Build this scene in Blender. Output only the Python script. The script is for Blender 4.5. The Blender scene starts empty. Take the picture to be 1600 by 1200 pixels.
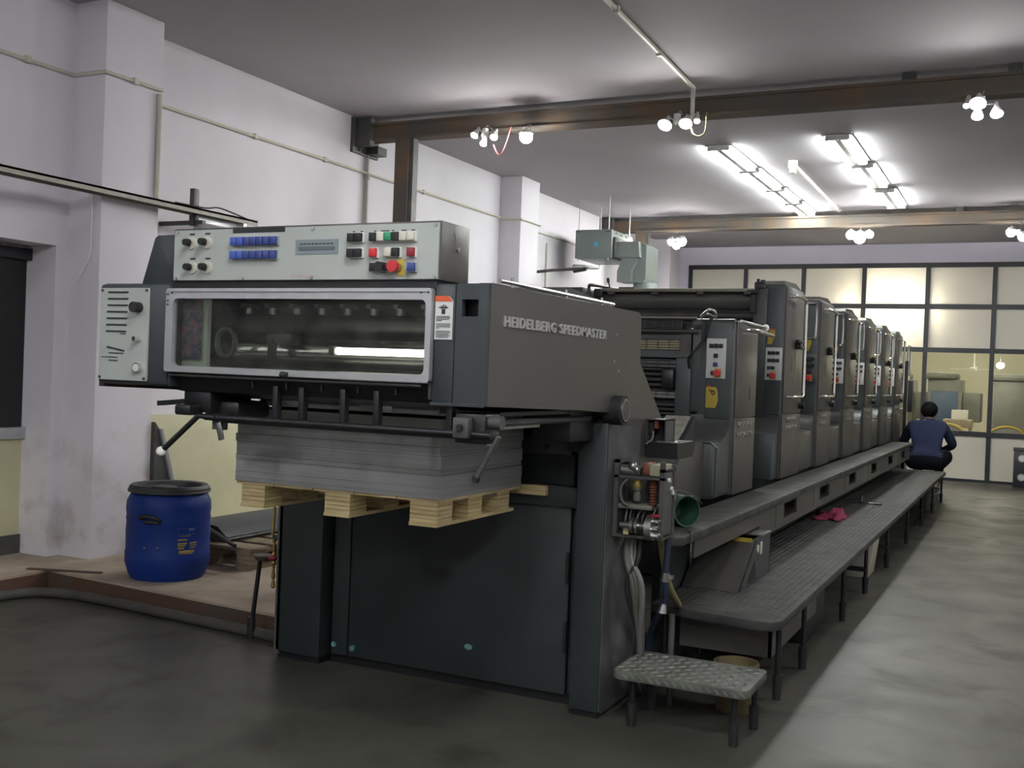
import bpy, bmesh, math, random
from mathutils import Vector, Matrix
random.seed(7)
S = bpy.context.scene
COL = S.collection

# ---------------------------------------------------------------- camera
def make_camera():
    yaw, pitch, roll = -0.4535956, -0.00967712, 0.0378626
    f = Vector((math.sin(yaw)*math.cos(pitch), math.cos(yaw)*math.cos(pitch), math.sin(pitch)))
    r = Vector((math.cos(yaw), -math.sin(yaw), 0)); u = r.cross(f)
    c, s = math.cos(roll), math.sin(roll)
    r2 = c*r + s*u; u2 = -s*r + c*u
    cd = bpy.data.cameras.new('camera'); co = bpy.data.objects.new('camera', cd)
    cd.sensor_width = 36; cd.lens = 36*1666.06/1600; cd.clip_start = 0.05; cd.clip_end = 200
    m = Matrix((r2, u2, -f)).transposed().to_4x4(); m.translation = (0, 0, 1.5)
    co.matrix_world = m; COL.objects.link(co); S.camera = co
make_camera()

# ---------------------------------------------------------------- world, exposure
w = bpy.data.worlds.new('world'); S.world = w; w.use_nodes = True
w.node_tree.nodes['Background'].inputs[0].default_value = (0.02, 0.021, 0.025, 1)
w.node_tree.nodes['Background'].inputs[1].default_value = 1.0
S.view_settings.view_transform = 'Standard'; S.view_settings.look = 'None'
S.view_settings.exposure = 1.2; S.view_settings.gamma = 1.0
S.view_settings.use_curve_mapping = False
BULB, TUBE = 80.0, 66.0           # radiance of the lamps
TUBE_FILL = 126.0                   # added out-of-view tubes that brighten the press fronts and sides
TUBE_FAR = 62.0                    # neighbouring hall behind the glass

# ---------------------------------------------------------------- materials
MATS = {}
def mat(name, col, rough=.5, metal=0.0, var=.08, scale=6, bump=0.0, bscale=60, spec=.5, col2=None, amt=.5, detail=4):
    if name in MATS: return MATS[name]
    m = bpy.data.materials.new(name); m.use_nodes = True; nt = m.node_tree; n = nt.nodes
    b = n['Principled BSDF']; b.inputs['Roughness'].default_value = rough; b.inputs['Metallic'].default_value = metal
    b.inputs['Specular IOR Level'].default_value = spec
    tc = n.new('ShaderNodeTexCoord'); nz = n.new('ShaderNodeTexNoise')
    nz.inputs['Scale'].default_value = scale; nz.inputs['Detail'].default_value = detail
    nt.links.new(tc.outputs['Object'], nz.inputs['Vector'])
    rp = n.new('ShaderNodeValToRGB')
    if col2 is None:
        a = tuple(max(0, c*(1-var)) for c in col); d = tuple(min(1, c*(1+var)) for c in col)
        rp.color_ramp.elements[0].position = .3; rp.color_ramp.elements[1].position = .7
    else:
        a, d = col, col2
        rp.color_ramp.elements[0].position = amt-.12; rp.color_ramp.elements[1].position = amt+.12
    rp.color_ramp.elements[0].color = (*a, 1); rp.color_ramp.elements[1].color = (*d, 1)
    nt.links.new(nz.outputs['Fac'], rp.inputs['Fac']); nt.links.new(rp.outputs['Color'], b.inputs['Base Color'])
    if bump:
        nb = n.new('ShaderNodeTexNoise'); nb.inputs['Scale'].default_value = bscale
        nt.links.new(tc.outputs['Object'], nb.inputs['Vector'])
        bp = n.new('ShaderNodeBump'); bp.inputs['Strength'].default_value = bump; bp.inputs['Distance'].default_value = .01
        nt.links.new(nb.outputs['Fac'], bp.inputs['Height']); nt.links.new(bp.outputs['Normal'], b.inputs['Normal'])
    MATS[name] = m; return m
def emis(name, col, strength):
    if name in MATS: return MATS[name]
    m = bpy.data.materials.new(name); m.use_nodes = True; nt = m.node_tree
    nt.nodes.remove(nt.nodes['Principled BSDF']); e = nt.nodes.new('ShaderNodeEmission')
    e.inputs[0].default_value = (*col, 1); e.inputs[1].default_value = strength
    nt.links.new(e.outputs[0], nt.nodes['Material Output'].inputs[0]); MATS[name] = m; return m
def glass(name, tint, refl_rough=.02, ior=1.5):
    m = bpy.data.materials.new(name); m.use_nodes = True; nt = m.node_tree; n = nt.nodes
    n.remove(n['Principled BSDF']); t = n.new('ShaderNodeBsdfTransparent'); g = n.new('ShaderNodeBsdfGlossy')
    fr = n.new('ShaderNodeFresnel'); mx = n.new('ShaderNodeMixShader')
    t.inputs[0].default_value = (*tint, 1); g.inputs['Roughness'].default_value = refl_rough; fr.inputs[0].default_value = ior
    ge = n.new('ShaderNodeNewGeometry'); iv = n.new('ShaderNodeMath'); iv.operation = 'SUBTRACT'; iv.inputs[0].default_value = 1; nt.links.new(ge.outputs['Backfacing'], iv.inputs[1])
    mu = n.new('ShaderNodeMath'); mu.operation = 'MULTIPLY'; nt.links.new(fr.outputs[0], mu.inputs[0]); nt.links.new(iv.outputs[0], mu.inputs[1])
    nt.links.new(mu.outputs[0], mx.inputs[0]); nt.links.new(t.outputs[0], mx.inputs[1]); nt.links.new(g.outputs[0], mx.inputs[2])
    nt.links.new(mx.outputs[0], n['Material Output'].inputs[0]); MATS[name] = m; return m
def dusty(m, k):
    nt = m.node_tree; n = nt.nodes; o = n['Material Output']; src = o.inputs[0].links[0].from_socket
    d = n.new('ShaderNodeBsdfDiffuse'); d.inputs[0].default_value = (.6, .6, .55, 1); mx = n.new('ShaderNodeMixShader')
    tc = n.new('ShaderNodeTexCoord'); nz = n.new('ShaderNodeTexNoise'); nz.inputs['Scale'].default_value = 9; nz.inputs['Detail'].default_value = 6; nt.links.new(tc.outputs['Object'], nz.inputs[0])
    mr = n.new('ShaderNodeMapRange'); mr.inputs[1].default_value = .3; mr.inputs[2].default_value = .7; mr.inputs[3].default_value = k*.4; mr.inputs[4].default_value = k*1.6
    nt.links.new(nz.outputs['Fac'], mr.inputs[0]); nt.links.new(mr.outputs[0], mx.inputs[0]); nt.links.new(src, mx.inputs[1]); nt.links.new(d.outputs[0], mx.inputs[2]); nt.links.new(mx.outputs[0], o.inputs[0])
    return m
def frosted(name, col, k):
    m = bpy.data.materials.new(name); m.use_nodes = True; nt = m.node_tree; n = nt.nodes
    p = n['Principled BSDF']; p.inputs['Base Color'].default_value = (*col, 1); p.inputs['Roughness'].default_value = .3
    t = n.new('ShaderNodeBsdfTranslucent'); t.inputs[0].default_value = (*col, 1); mx = n.new('ShaderNodeMixShader'); mx.inputs[0].default_value = k
    nt.links.new(p.outputs[0], mx.inputs[1]); nt.links.new(t.outputs[0], mx.inputs[2]); nt.links.new(mx.outputs[0], n['Material Output'].inputs[0])
    MATS[name] = m; return m
def wallmat(name, col, dirt, z0, z1):
    # paint with scuffs and grime that gather near the floor (z0..z1) as irregular patches
    m = mat(name, col, .75, var=.05, scale=1.4, bump=.05, bscale=25)
    nt = m.node_tree; n = nt.nodes; b = n['Principled BSDF']
    src = b.inputs['Base Color'].links[0].from_socket
    tc = n.new('ShaderNodeTexCoord'); sp = n.new('ShaderNodeSeparateXYZ'); nt.links.new(tc.outputs['Object'], sp.inputs[0])
    mr = n.new('ShaderNodeMapRange'); mr.inputs[1].default_value = z0; mr.inputs[2].default_value = z1; mr.inputs[3].default_value = 1; mr.inputs[4].default_value = 0
    nt.links.new(sp.outputs[2], mr.inputs[0])
    nz = n.new('ShaderNodeTexNoise'); nz.inputs['Scale'].default_value = 5; nz.inputs['Detail'].default_value = 8
    nt.links.new(tc.outputs['Object'], nz.inputs['Vector'])
    cr = n.new('ShaderNodeValToRGB'); cr.color_ramp.elements[0].position = .5; cr.color_ramp.elements[1].position = .72
    nt.links.new(nz.outputs['Fac'], cr.inputs[0])
    mu = n.new('ShaderNodeMath'); mu.operation = 'MULTIPLY'; nt.links.new(mr.outputs[0], mu.inputs[0]); nt.links.new(cr.outputs[0], mu.inputs[1])
    mx = n.new('ShaderNodeMix'); mx.data_type = 'RGBA'; nt.links.new(mu.outputs[0], mx.inputs[0]); nt.links.new(src, mx.inputs[6]); mx.inputs[7].default_value = (*dirt, 1)
    nt.links.new(mx.outputs[2], b.inputs['Base Color']); return m
def floormat():
    m = mat('concrete', (.066, .064, .051), .45, var=.2, scale=1.1, detail=8, bump=.06, bscale=14, spec=.2)
    nt = m.node_tree; n = nt.nodes; b = n['Principled BSDF']; src = b.inputs['Base Color'].links[0].from_socket
    tc = n.new('ShaderNodeTexCoord'); nz = n.new('ShaderNodeTexNoise'); nz.inputs['Scale'].default_value = 2.3; nz.inputs['Detail'].default_value = 10; nz.inputs['Distortion'].default_value = .6
    nt.links.new(tc.outputs['Object'], nz.inputs['Vector'])
    cr = n.new('ShaderNodeValToRGB'); cr.color_ramp.elements[0].position = .52; cr.color_ramp.elements[1].position = .68
    nt.links.new(nz.outputs['Fac'], cr.inputs[0])
    mx = n.new('ShaderNodeMix'); mx.data_type = 'RGBA'; nt.links.new(cr.outputs[0], mx.inputs[0]); nt.links.new(src, mx.inputs[6]); mx.inputs[7].default_value = (.038, .037, .029, 1)
    nt.links.new(mx.outputs[2], b.inputs['Base Color'])
    mr = n.new('ShaderNodeMapRange'); mr.inputs[3].default_value = .28; mr.inputs[4].default_value = .6
    nt.links.new(nz.outputs['Fac'], mr.inputs[0]); nt.links.new(mr.outputs[0], b.inputs['Roughness'])
    return m
def papermat():
    m = mat('grey_board_paper', (.30, .30, .29), .85)
    nt = m.node_tree; n = nt.nodes; b = n['Principled BSDF']
    tc = n.new('ShaderNodeTexCoord'); mp = n.new('ShaderNodeMapping'); mp.inputs['Scale'].default_value = (.6, .6, 70)
    nt.links.new(tc.outputs['Object'], mp.inputs[0])
    nz = n.new('ShaderNodeTexNoise'); nz.inputs['Scale'].default_value = 1.0; nz.inputs['Detail'].default_value = 6; nt.links.new(mp.outputs[0], nz.inputs['Vector'])
    rp = n.new('ShaderNodeValToRGB'); rp.color_ramp.elements[0].position = .35; rp.color_ramp.elements[1].position = .62
    rp.color_ramp.elements[0].color = (.255, .255, .245, 1); rp.color_ramp.elements[1].color = (.335, .335, .32, 1)
    nt.links.new(nz.outputs['Fac'], rp.inputs[0]); nt.links.new(rp.outputs[0], b.inputs['Base Color'])
    bp = n.new('ShaderNodeBump'); bp.inputs['Strength'].default_value = .5; bp.inputs['Distance'].default_value = .004
    nt.links.new(nz.outputs['Fac'], bp.inputs['Height']); nt.links.new(bp.outputs[0], b.inputs['Normal']); return m
def woodmat(name, c1, c2):
    m = mat(name, c1, .7); nt = m.node_tree; n = nt.nodes; b = n['Principled BSDF']
    tc = n.new('ShaderNodeTexCoord'); mp = n.new('ShaderNodeMapping'); mp.inputs['Scale'].default_value = (1.5, 1.5, 14)
    nt.links.new(tc.outputs['Object'], mp.inputs[0])
    nz = n.new('ShaderNodeTexNoise'); nz.inputs['Scale'].default_value = 5; nz.inputs['Detail'].default_value = 5; nt.links.new(mp.outputs[0], nz.inputs['Vector'])
    rp = n.new('ShaderNodeValToRGB'); rp.color_ramp.elements[0].position = .35; rp.color_ramp.elements[1].position = .65
    rp.color_ramp.elements[0].color = (*c1, 1); rp.color_ramp.elements[1].color = (*c2, 1)
    nt.links.new(nz.outputs['Fac'], rp.inputs[0]); nt.links.new(rp.outputs[0], b.inputs['Base Color']); return m
def printmat():
    # a colourful printed sheet: blotches of blue, red, white and black
    m = mat('printed_sheet', (.2, .2, .3), .5); nt = m.node_tree; n = nt.nodes; b = n['Principled BSDF']
    tc = n.new('ShaderNodeTexCoord'); nz = n.new('ShaderNodeTexNoise'); nz.inputs['Scale'].default_value = 22; nz.inputs['Detail'].default_value = 5; nz.inputs['Distortion'].default_value = 1.5
    nt.links.new(tc.outputs['Object'], nz.inputs['Vector'])
    rp = n.new('ShaderNodeValToRGB'); e = rp.color_ramp.elements
    e[0].position = .32; e[0].color = (.015, .02, .04, 1); e[1].position = .72; e[1].color = (.25, .23, .26, 1)
    for p, c in ((.42, (.05, .06, .12, 1)), (.5, (.10, .10, .14, 1)), (.56, (.26, .07, .09, 1)), (.62, (.12, .11, .15, 1))):
        q = e.new(p); q.color = c
    nt.links.new(nz.outputs['Fac'], rp.inputs[0]); nt.links.new(rp.outputs[0], b.inputs['Base Color']); return m

W_LILAC = wallmat('lilac_wall_paint', (.69, .665, .70), (.42, .39, .36), .1, 1.4)
W_BACK = mat('lavender_wall_paint', (.74, .71, .82), .7, var=.04, scale=1)
CEIL = mat('ceiling_paint', (.44, .42, .445), .85, var=.05, scale=.8, bump=.04, bscale=10)
FLOOR = floormat()
KERB = mat('red_oxide_screed', (.34, .265, .205), .8, col2=(.50, .43, .33), scale=2.2, amt=.5, bump=.1, bscale=20)
KERBF = mat('red_oxide_edge', (.10, .045, .025), .8, col2=(.085, .06, .045), scale=3, amt=.5)
GREY = mat('machine_grey', (.062, .066, .062), .38, var=.07, scale=3, bump=.015, bscale=200)
GREYC = mat('delivery_blue_grey', (.031, .038, .040), .42, var=.06, scale=3)
GREYD = mat('machine_blue_grey', (.064, .075, .076), .4, var=.06, scale=3)
GREYS = mat('machine_side_grey', (.073, .069, .061), .36, var=.08, scale=2.5, bump=.015, bscale=200)
GREYW = mat('worn_machine_grey', (.06, .062, .058), .55, col2=(.15, .15, .14), scale=4, amt=.62, detail=9)
BASE = mat('base_dark_green_grey', (.022, .028, .028), .45, var=.12, scale=2.5)
BLACK = mat('black_paint', (.010, .011, .012), .4, var=.1)
BLACKR = mat('black_rubber', (.014, .014, .014), .6, var=.1)
CHAMB = mat('chamber_grey', (.09, .095, .085), .5, var=.3, scale=6)
DARKIN = mat('dark_interior', (.02, .022, .022), .7, var=.15)
STEEL = mat('brushed_steel', (.45, .45, .43), .32, 1.0, var=.08, scale=10)
CHROME = mat('chrome', (.75, .74, .70), .12, 1.0, var=.03)
ROLLER = mat('steel_roller', (.9, .9, .85), .17, 1.0, var=.05)
ALU = mat('aluminium_frame', (.52, .53, .53), .38, .6, var=.06, scale=14)
PLATE = mat('panel_plate', (.40, .43, .395), .5, var=.03, scale=5)
PLATEW = mat('white_panel_plate', (.62, .63, .60), .45, var=.04, scale=6)
WHITE = mat('white_plastic', (.75, .74, .70), .4, var=.03)
IVORY = mat('ivory_plastic', (.62, .60, .50), .45, var=.04)
BLUEB = mat('blue_button', (.045, .10, .38), .35, var=.1, scale=30)
BLUED = mat('dark_blue_button', (.03, .05, .20), .35, var=.1)
RED = mat('red_button', (.55, .03, .035), .35, var=.06)
REDD = mat('dark_red_button', (.25, .02, .03), .35, var=.06)
GREEN = mat('green_button', (.03, .25, .12), .4, var=.06)
YELLOW = mat('yellow_sticker', (.46, .33, .045), .5, var=.08, scale=20)
ORANGE = mat('orange_print', (.62, .10, .03), .5, var=.05)
LCD = mat('display_grey', (.20, .24, .25), .35, var=.03)
LCDD = mat('display_slot', (.09, .11, .12), .3, var=.05)
INK = mat('black_print', (.02, .02, .02), .6, var=.05)
PINKINK = mat('faded_red_ink', (.50, .32, .33), .6, var=.05)
LETTER = mat('aluminium_letters', (.56, .55, .52), .35, .5, var=.04)
LETTERD = mat('dull_letters', (.28, .275, .26), .45, .3, var=.04)
TEAL = mat('teal_paint_chip', (.10, .25, .23), .6, var=.2, scale=30)
PAPER = papermat()
PWOOD = woodmat('plywood', (.46, .35, .16), (.66, .53, .28))
POLD = woodmat('old_pallet_wood', (.22, .17, .11), (.34, .27, .17))
DRUMB = mat('blue_plastic', (.006, .032, .21), .5, var=.12, scale=3, spec=.3)
DRUMK = mat('drum_lid_black', (.028, .03, .03), .5, var=.1)
PRINTY = mat('yellow_drum_print', (.38, .28, .08), .6, var=.15, scale=40)
PRINTB = mat('pale_blue_drum_print', (.10, .16, .30), .6, var=.1)
BOARDY = mat('cream_yellow_board', (.52, .50, .31), .55, var=.10, scale=2.2, detail=5)
RUST = mat('rusty_brown_steel', (.085, .074, .062), .75, col2=(.13, .085, .052), scale=2.5, amt=.55, detail=6)
STEELD = mat('dark_steel', (.055, .056, .053), .5, col2=(.10, .095, .085), scale=5, amt=.6)
DECK = mat('tread_plate', (.038, .038, .035), .68, .0, col2=(.068, .068, .063), scale=7, amt=.5, bump=.25, bscale=90, spec=.25)
STEPM = mat('dusty_tread_plate', (.075, .08, .066), .6, .0, col2=(.13, .135, .113), scale=6, amt=.5, bump=.3, bscale=90, spec=.3)
STEPR = mat('bright_ridges', (.20, .205, .175), .45, .15, var=.3, scale=20)
TREADM = mat('scuffed_tread', (.20, .20, .16), .55, 0, col2=(.32, .32, .26), scale=18, amt=.5)
DECKT = mat('tread_ridges', (.12, .12, .112), .5, .1, var=.25, scale=25)
FRAME = mat('dark_window_frame', (.022, .024, .03), .45, var=.1)
CREAM = frosted('frosted_cream_panel', (.78, .75, .67), .26)
GLASSP = glass('partition_glass', (.93, .93, .89), .03, 1.4)
GLASSM = dusty(glass('machine_glass', (.82, .84, .80), .04, 1.6), .028)
PVC = mat('cream_pvc_conduit', (.55, .53, .44), .45, var=.05)
CABLE = mat('grey_cable', (.16, .16, .15), .6, var=.1)
HOSEY = mat('yellow_hose', (.22, .19, .08), .55, var=.1)
HOSEB = mat('blue_hose', (.012, .019, .042), .5, var=.1)
TERM = mat('grubby_terminal', (.30, .29, .20), .6, var=.15)
HOSEG = mat('dirty_white_hose', (.10, .097, .08), .6, var=.12)
COPPER = mat('copper_coil', (.24, .09, .055), .4, .5, var=.15, scale=30)
BRASS = mat('brass', (.36, .26, .08), .4, .7, var=.15)
CANG = mat('green_can', (.032, .085, .052), .4, var=.12, scale=6)
CANB = mat('blue_label', (.03, .05, .20), .5, var=.1)
RAG = mat('crimson_rag', (.26, .03, .07), .85, var=.3, scale=15)
SHIRT = mat('navy_blue_shirt', (.007, .013, .045), .9, var=.12, scale=8, bump=.2, bscale=20)
TROUS = mat('dark_trousers', (.007, .008, .011), .9, var=.1, spec=.1)
HAIR = mat('black_hair', (.005, .005, .006), .7, var=.2, scale=60, spec=.1)
SKIN = mat('brown_skin', (.16, .085, .05), .5, var=.06)
DUCT = mat('galvanised_duct', (.16, .185, .175), .42, .35, var=.05, scale=3)
CYAN = mat('cyan_mark', (.05, .30, .42), .5)
CHANM = mat('dusty_metal_channel', (.34, .33, .28), .6, .2, var=.08)
FIXT = mat('lamp_housing', (.55, .55, .53), .5, var=.03)
BULBM = emis('bulb_glow', (1.0, .98, .95), BULB)
PARM = emis('reflector_lamp_glow', (1.0, .98, .95), BULB*2.5)
TUBEM = emis('tube_glow', (.96, 1.0, .97), TUBE)
TUBEFILL = emis('tube_glow_fill', (.95, .97, 1.0), TUBE_FILL)
TUBEF = emis('tube_glow_hall', (1.0, .97, .86), TUBE_FAR)
GLOW = emis('flood_glow', (1.0, .98, .90), 700)
HALLW = mat('hall_wall', (.60, .585, .47), .8, var=.05, scale=1)
HALLF = mat('hall_floor', (.34, .32, .24), .7, var=.1)
HALLM = mat('hall_machine_grey', (.16, .17, .15), .5, var=.1)
HALLB = mat('hall_machine_blue', (.05, .09, .17), .5, var=.1)
HALLO = mat('hall_orange_brown', (.28, .22, .15), .6, var=.15)
PRINTED = printmat()

# ---------------------------------------------------------------- mesh builder
ORG = {}
class MB:
    def __init__(s): s.bm = bmesh.new()
    def _merge(s, b):
        me = bpy.data.meshes.new('t'); b.to_mesh(me); b.free(); s.bm.from_mesh(me); bpy.data.meshes.remove(me)
    def box(s, x0, x1, y0, y1, z0, z1, bev=0, seg=2, rot=None, piv=None):
        b = bmesh.new(); bmesh.ops.create_cube(b, size=1)
        for v in b.verts:
            v.co = Vector(((x0+x1)/2+v.co.x*(x1-x0), (y0+y1)/2+v.co.y*(y1-y0), (z0+z1)/2+v.co.z*(z1-z0)))
        if bev: bmesh.ops.bevel(b, geom=b.edges[:], offset=bev, segments=seg, affect='EDGES', profile=.5)
        if rot is not None:
            p = Vector(piv) if piv else Vector(((x0+x1)/2, (y0+y1)/2, (z0+z1)/2))
            bmesh.ops.rotate(b, verts=b.verts, cent=p, matrix=rot)
        s._merge(b); return s
    def prism(s, poly, ax, a0, a1, bev=0):
        b = bmesh.new()
        def P(u, v, a): return {'x': (a, u, v), 'y': (u, a, v), 'z': (u, v, a)}[ax]
        A = [b.verts.new(P(u, v, a0)) for u, v in poly]; B = [b.verts.new(P(u, v, a1)) for u, v in poly]
        n = len(poly); b.faces.new(A); b.faces.new(B[::-1])
        for i in range(n): b.faces.new((A[i], B[i], B[(i+1) % n], A[(i+1) % n]))
        bmesh.ops.recalc_face_normals(b, faces=b.faces)
        if bev: bmesh.ops.bevel(b, geom=b.edges[:], offset=bev, segments=2, affect='EDGES', profile=.5)
        s._merge(b); return s
    def ring(s, outer, inner, ax, a0, a1):
        # flat frame between two loops with equal vertex count
        b = bmesh.new()
        def P(u, v, a): return {'x': (a, u, v), 'y': (u, a, v), 'z': (u, v, a)}[ax]
        L = [[b.verts.new(P(u, v, a)) for u, v in lp] for lp in (outer, inner) for a in (a0, a1)]
        n = len(outer)
        for i in range(n):
            j = (i+1) % n
            for A, B in ((0, 1), (1, 3), (3, 2), (2, 0)): b.faces.new((L[A][i], L[A][j], L[B][j], L[B][i]))
        bmesh.ops.recalc_face_normals(b, faces=b.faces); s._merge(b); return s
    def cyl(s, p0, p1, r, r2=None, n=16):
        p0, p1 = Vector(p0), Vector(p1); r2 = r if r2 is None else r2; d = p1-p0
        b = bmesh.new(); bmesh.ops.create_cone(b, cap_ends=True, segments=n, radius1=r, radius2=r2, depth=d.length)
        q = Vector((0, 0, 1)).rotation_difference(d.normalized())
        bmesh.ops.transform(b, matrix=Matrix.Translation((p0+p1)/2) @ q.to_matrix().to_4x4(), verts=b.verts)
        s._merge(b); return s
    def tube(s, pts, r, n=8, smooth=0, closed=False):
        pts = [Vector(p) for p in pts]
        if smooth:
            out = []; m = len(pts)
            for i in range(m-1):
                p0, p1, p2, p3 = pts[max(i-1, 0)], pts[i], pts[i+1], pts[min(i+2, m-1)]
                for k in range(smooth):
                    t = k/smooth; out.append(.5*((2*p1)+(p2-p0)*t+(2*p0-5*p1+4*p2-p3)*t*t+(3*p1-p0-3*p2+p3)*t**3))
            out.append(pts[-1]); pts = out
        b = bmesh.new(); rings = []; up = None
        for i, p in enumerate(pts):
            d = (pts[min(i+1, len(pts)-1)]-pts[max(i-1, 0)]).normalized()
            if up is None: up = Vector((0, 0, 1)) if abs(d.z) < .9 else Vector((1, 0, 0))
            a = d.cross(up).normalized(); c = a.cross(d).normalized(); up = c
            rings.append([b.verts.new(p+r*(math.cos(2*math.pi*k/n)*a+math.sin(2*math.pi*k/n)*c)) for k in range(n)])
        for A, B in zip(rings, rings[1:]):
            for k in range(n): b.faces.new((A[k], A[(k+1) % n], B[(k+1) % n], B[k]))
        b.faces.new(rings[0]); b.faces.new(rings[-1][::-1])
        bmesh.ops.recalc_face_normals(b, faces=b.faces); s._merge(b); return s
    def lathe(s, prof, c, n=32, ax='z'):
        b = bmesh.new(); c = Vector(c); rings = []
        for r, h in prof:
            R_ = []
            for k in range(n):
                a = 2*math.pi*k/n; u, v = r*math.cos(a), r*math.sin(a)
                R_.append(b.verts.new(c+Vector({'z': (u, v, h), 'x': (h, u, v), 'y': (u, h, v)}[ax])))
            rings.append(R_)
        for A, B in zip(rings, rings[1:]):
            for k in range(n): b.faces.new((A[k], A[(k+1) % n], B[(k+1) % n], B[k]))
        if prof[0][0] > 1e-6: b.faces.new(rings[0][::-1])
        if prof[-1][0] > 1e-6: b.faces.new(rings[-1])
        bmesh.ops.remove_doubles(b, verts=b.verts, dist=1e-6)
        bmesh.ops.recalc_face_normals(b, faces=b.faces); s._merge(b); return s
    def ball(s, c, r, sc=(1, 1, 1), u=16, v=10):
        b = bmesh.new(); bmesh.ops.create_uvsphere(b, u_segments=u, v_segments=v, radius=r)
        for q in b.verts: q.co = Vector(c)+Vector((q.co.x*sc[0], q.co.y*sc[1], q.co.z*sc[2]))
        s._merge(b); return s
    def mesh(s, verts, faces):
        b = bmesh.new(); V = [b.verts.new(v) for v in verts]
        for f in faces: b.faces.new([V[i] for i in f])
        s._merge(b); return s
    def build(s, name, m, parent=None, smooth=True, stuff=False):
        o_ = ORG.get(parent.name, Vector()) if parent else Vector()
        for v in s.bm.verts: v.co -= o_
        me = bpy.data.meshes.new(name); s.bm.to_mesh(me); s.bm.free()
        me.materials.append(m)
        if smooth: auto_smooth(me)
        o = bpy.data.objects.new(name, me); COL.objects.link(o)
        if parent: o.parent = parent; ORG[o.name] = o_
        if stuff: o['kind'] = 'stuff'
        return o
def auto_smooth(me, ang=35):
    bm = bmesh.new(); bm.from_mesh(me); lim = math.radians(ang)
    for f in bm.faces: f.smooth = True
    for e in bm.edges:
        e.smooth = len(e.link_faces) == 2 and e.calc_face_angle(0) < lim
    bm.to_mesh(me); bm.free()
def thing(name, loc, label, cat, group=None):
    o = bpy.data.objects.new(name, None); o.empty_display_size = .1; COL.objects.link(o); o.location = loc
    ORG[o.name] = Vector(loc); tag(o, label, cat, group); return o
def tag(o, label, cat, group=None):
    o['label'] = label; o['category'] = cat
    if group: o['group'] = group
    return o
def struct(o, label=None):
    o['kind'] = 'structure'
    if label: o['label'] = label
    return o
def inst(name, me, pos, parent, rot=None):
    o = bpy.data.objects.new(name, me); COL.objects.link(o); o.parent = parent
    o.location = Vector(pos)-ORG.get(parent.name, Vector())
    if rot: o.rotation_euler = rot
    ORG[o.name] = Vector(pos); return o
def pm(mb, name, m):
    me = bpy.data.meshes.new(name); mb.bm.to_mesh(me); mb.bm.free(); me.materials.append(m); auto_smooth(me); return me
def copy_tree(o, parent=None):
    c = o.copy(); COL.objects.link(c); c.parent = parent
    for ch in o.children: copy_tree(ch, c)
    return c
def box(name, m, parent, x0, x1, y0, y1, z0, z1, bev=.0, **k): return MB().box(x0, x1, y0, y1, z0, z1, bev, **k).build(name, m, parent)
def cyl(name, m, parent, p0, p1, r, n=16, r2=None): return MB().cyl(p0, p1, r, r2, n).build(name, m, parent)
def tube(name, m, parent, pts, r, n=8, smooth=0): return MB().tube(pts, r, n, smooth).build(name, m, parent)
def rrect(x0, x1, z0, z1, r, n=5):
    out = []
    for cx, cz, a0 in ((x1-r, z1-r, 0), (x0+r, z1-r, 90), (x0+r, z0+r, 180), (x1-r, z0+r, 270)):
        for k in range(n+1):
            a = math.radians(a0+90*k/n); out.append((cx+r*math.cos(a), cz+r*math.sin(a)))
    return out
TXT = {}
def text_mesh(body, width, height, depth, m, bold=.0):
    cu = bpy.data.curves.new('lettering', 'FONT'); cu.body = body; cu.size = 1; cu.extrude = 0; cu.offset = bold; cu.resolution_u = 3; cu.space_character = 1.22
    ob = bpy.data.objects.new('lettering', cu); COL.objects.link(ob); dg = bpy.context.evaluated_depsgraph_get(); dg.update()
    me = bpy.data.meshes.new_from_object(ob.evaluated_get(dg)); bpy.data.objects.remove(ob); bpy.data.curves.remove(cu)
    xs = [v.co.x for v in me.vertices]; ys = [v.co.y for v in me.vertices]
    x0, x1, y0, y1 = min(xs), max(xs), min(ys), max(ys)
    bm = bmesh.new(); bm.from_mesh(me)
    r = bmesh.ops.extrude_face_region(bm, geom=bm.faces[:]); vs = [e for e in r['geom'] if isinstance(e, bmesh.types.BMVert)]
    for v in bm.verts: v.co = Vector(((v.co.x-x0)/(x1-x0)*width, (v.co.y-y0)/(y1-y0)*height, 0))
    for v in vs: v.co.z += depth
    bmesh.ops.recalc_face_normals(bm, faces=bm.faces)
    bm.to_mesh(me); bm.free(); me.materials.clear(); me.materials.append(m); return me
def islands(me):
    bm = bmesh.new(); bm.from_mesh(me); bm.verts.ensure_lookup_table(); seen, out = set(), []
    for v in bm.verts:
        if v in seen: continue
        st, comp = [v], {v}
        while st:
            a = st.pop()
            for e in a.link_edges:
                b = e.other_vert(a)
                if b not in comp: comp.add(b); st.append(b)
        seen |= comp; ix = {a: i for i, a in enumerate(comp)}
        m = bpy.data.meshes.new('letter'); m.from_pydata([tuple(a.co) for a in comp], [], [[ix[q] for q in f.verts] for f in bm.faces if f.verts[0] in comp])
        m.materials.append(me.materials[0]); out.append(m)
    bm.free(); return out
ROT_SIDE = (math.pi/2, 0, math.pi/2)      # lettering on a face that looks towards +x, read along +y
ROT_FRONT = (math.pi/2, 0, 0)             # lettering on a face that looks towards -y

XR, XL = -1.65, -3.45
# ================================================================ room
ZC, YB = 3.95, 19.15
struct(box('floor', FLOOR, None, -8, 6, -6, YB, -.12, 0))
struct(box('ceiling', CEIL, None, -8, 6, -6, YB+.2, ZC, ZC+.15))
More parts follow.
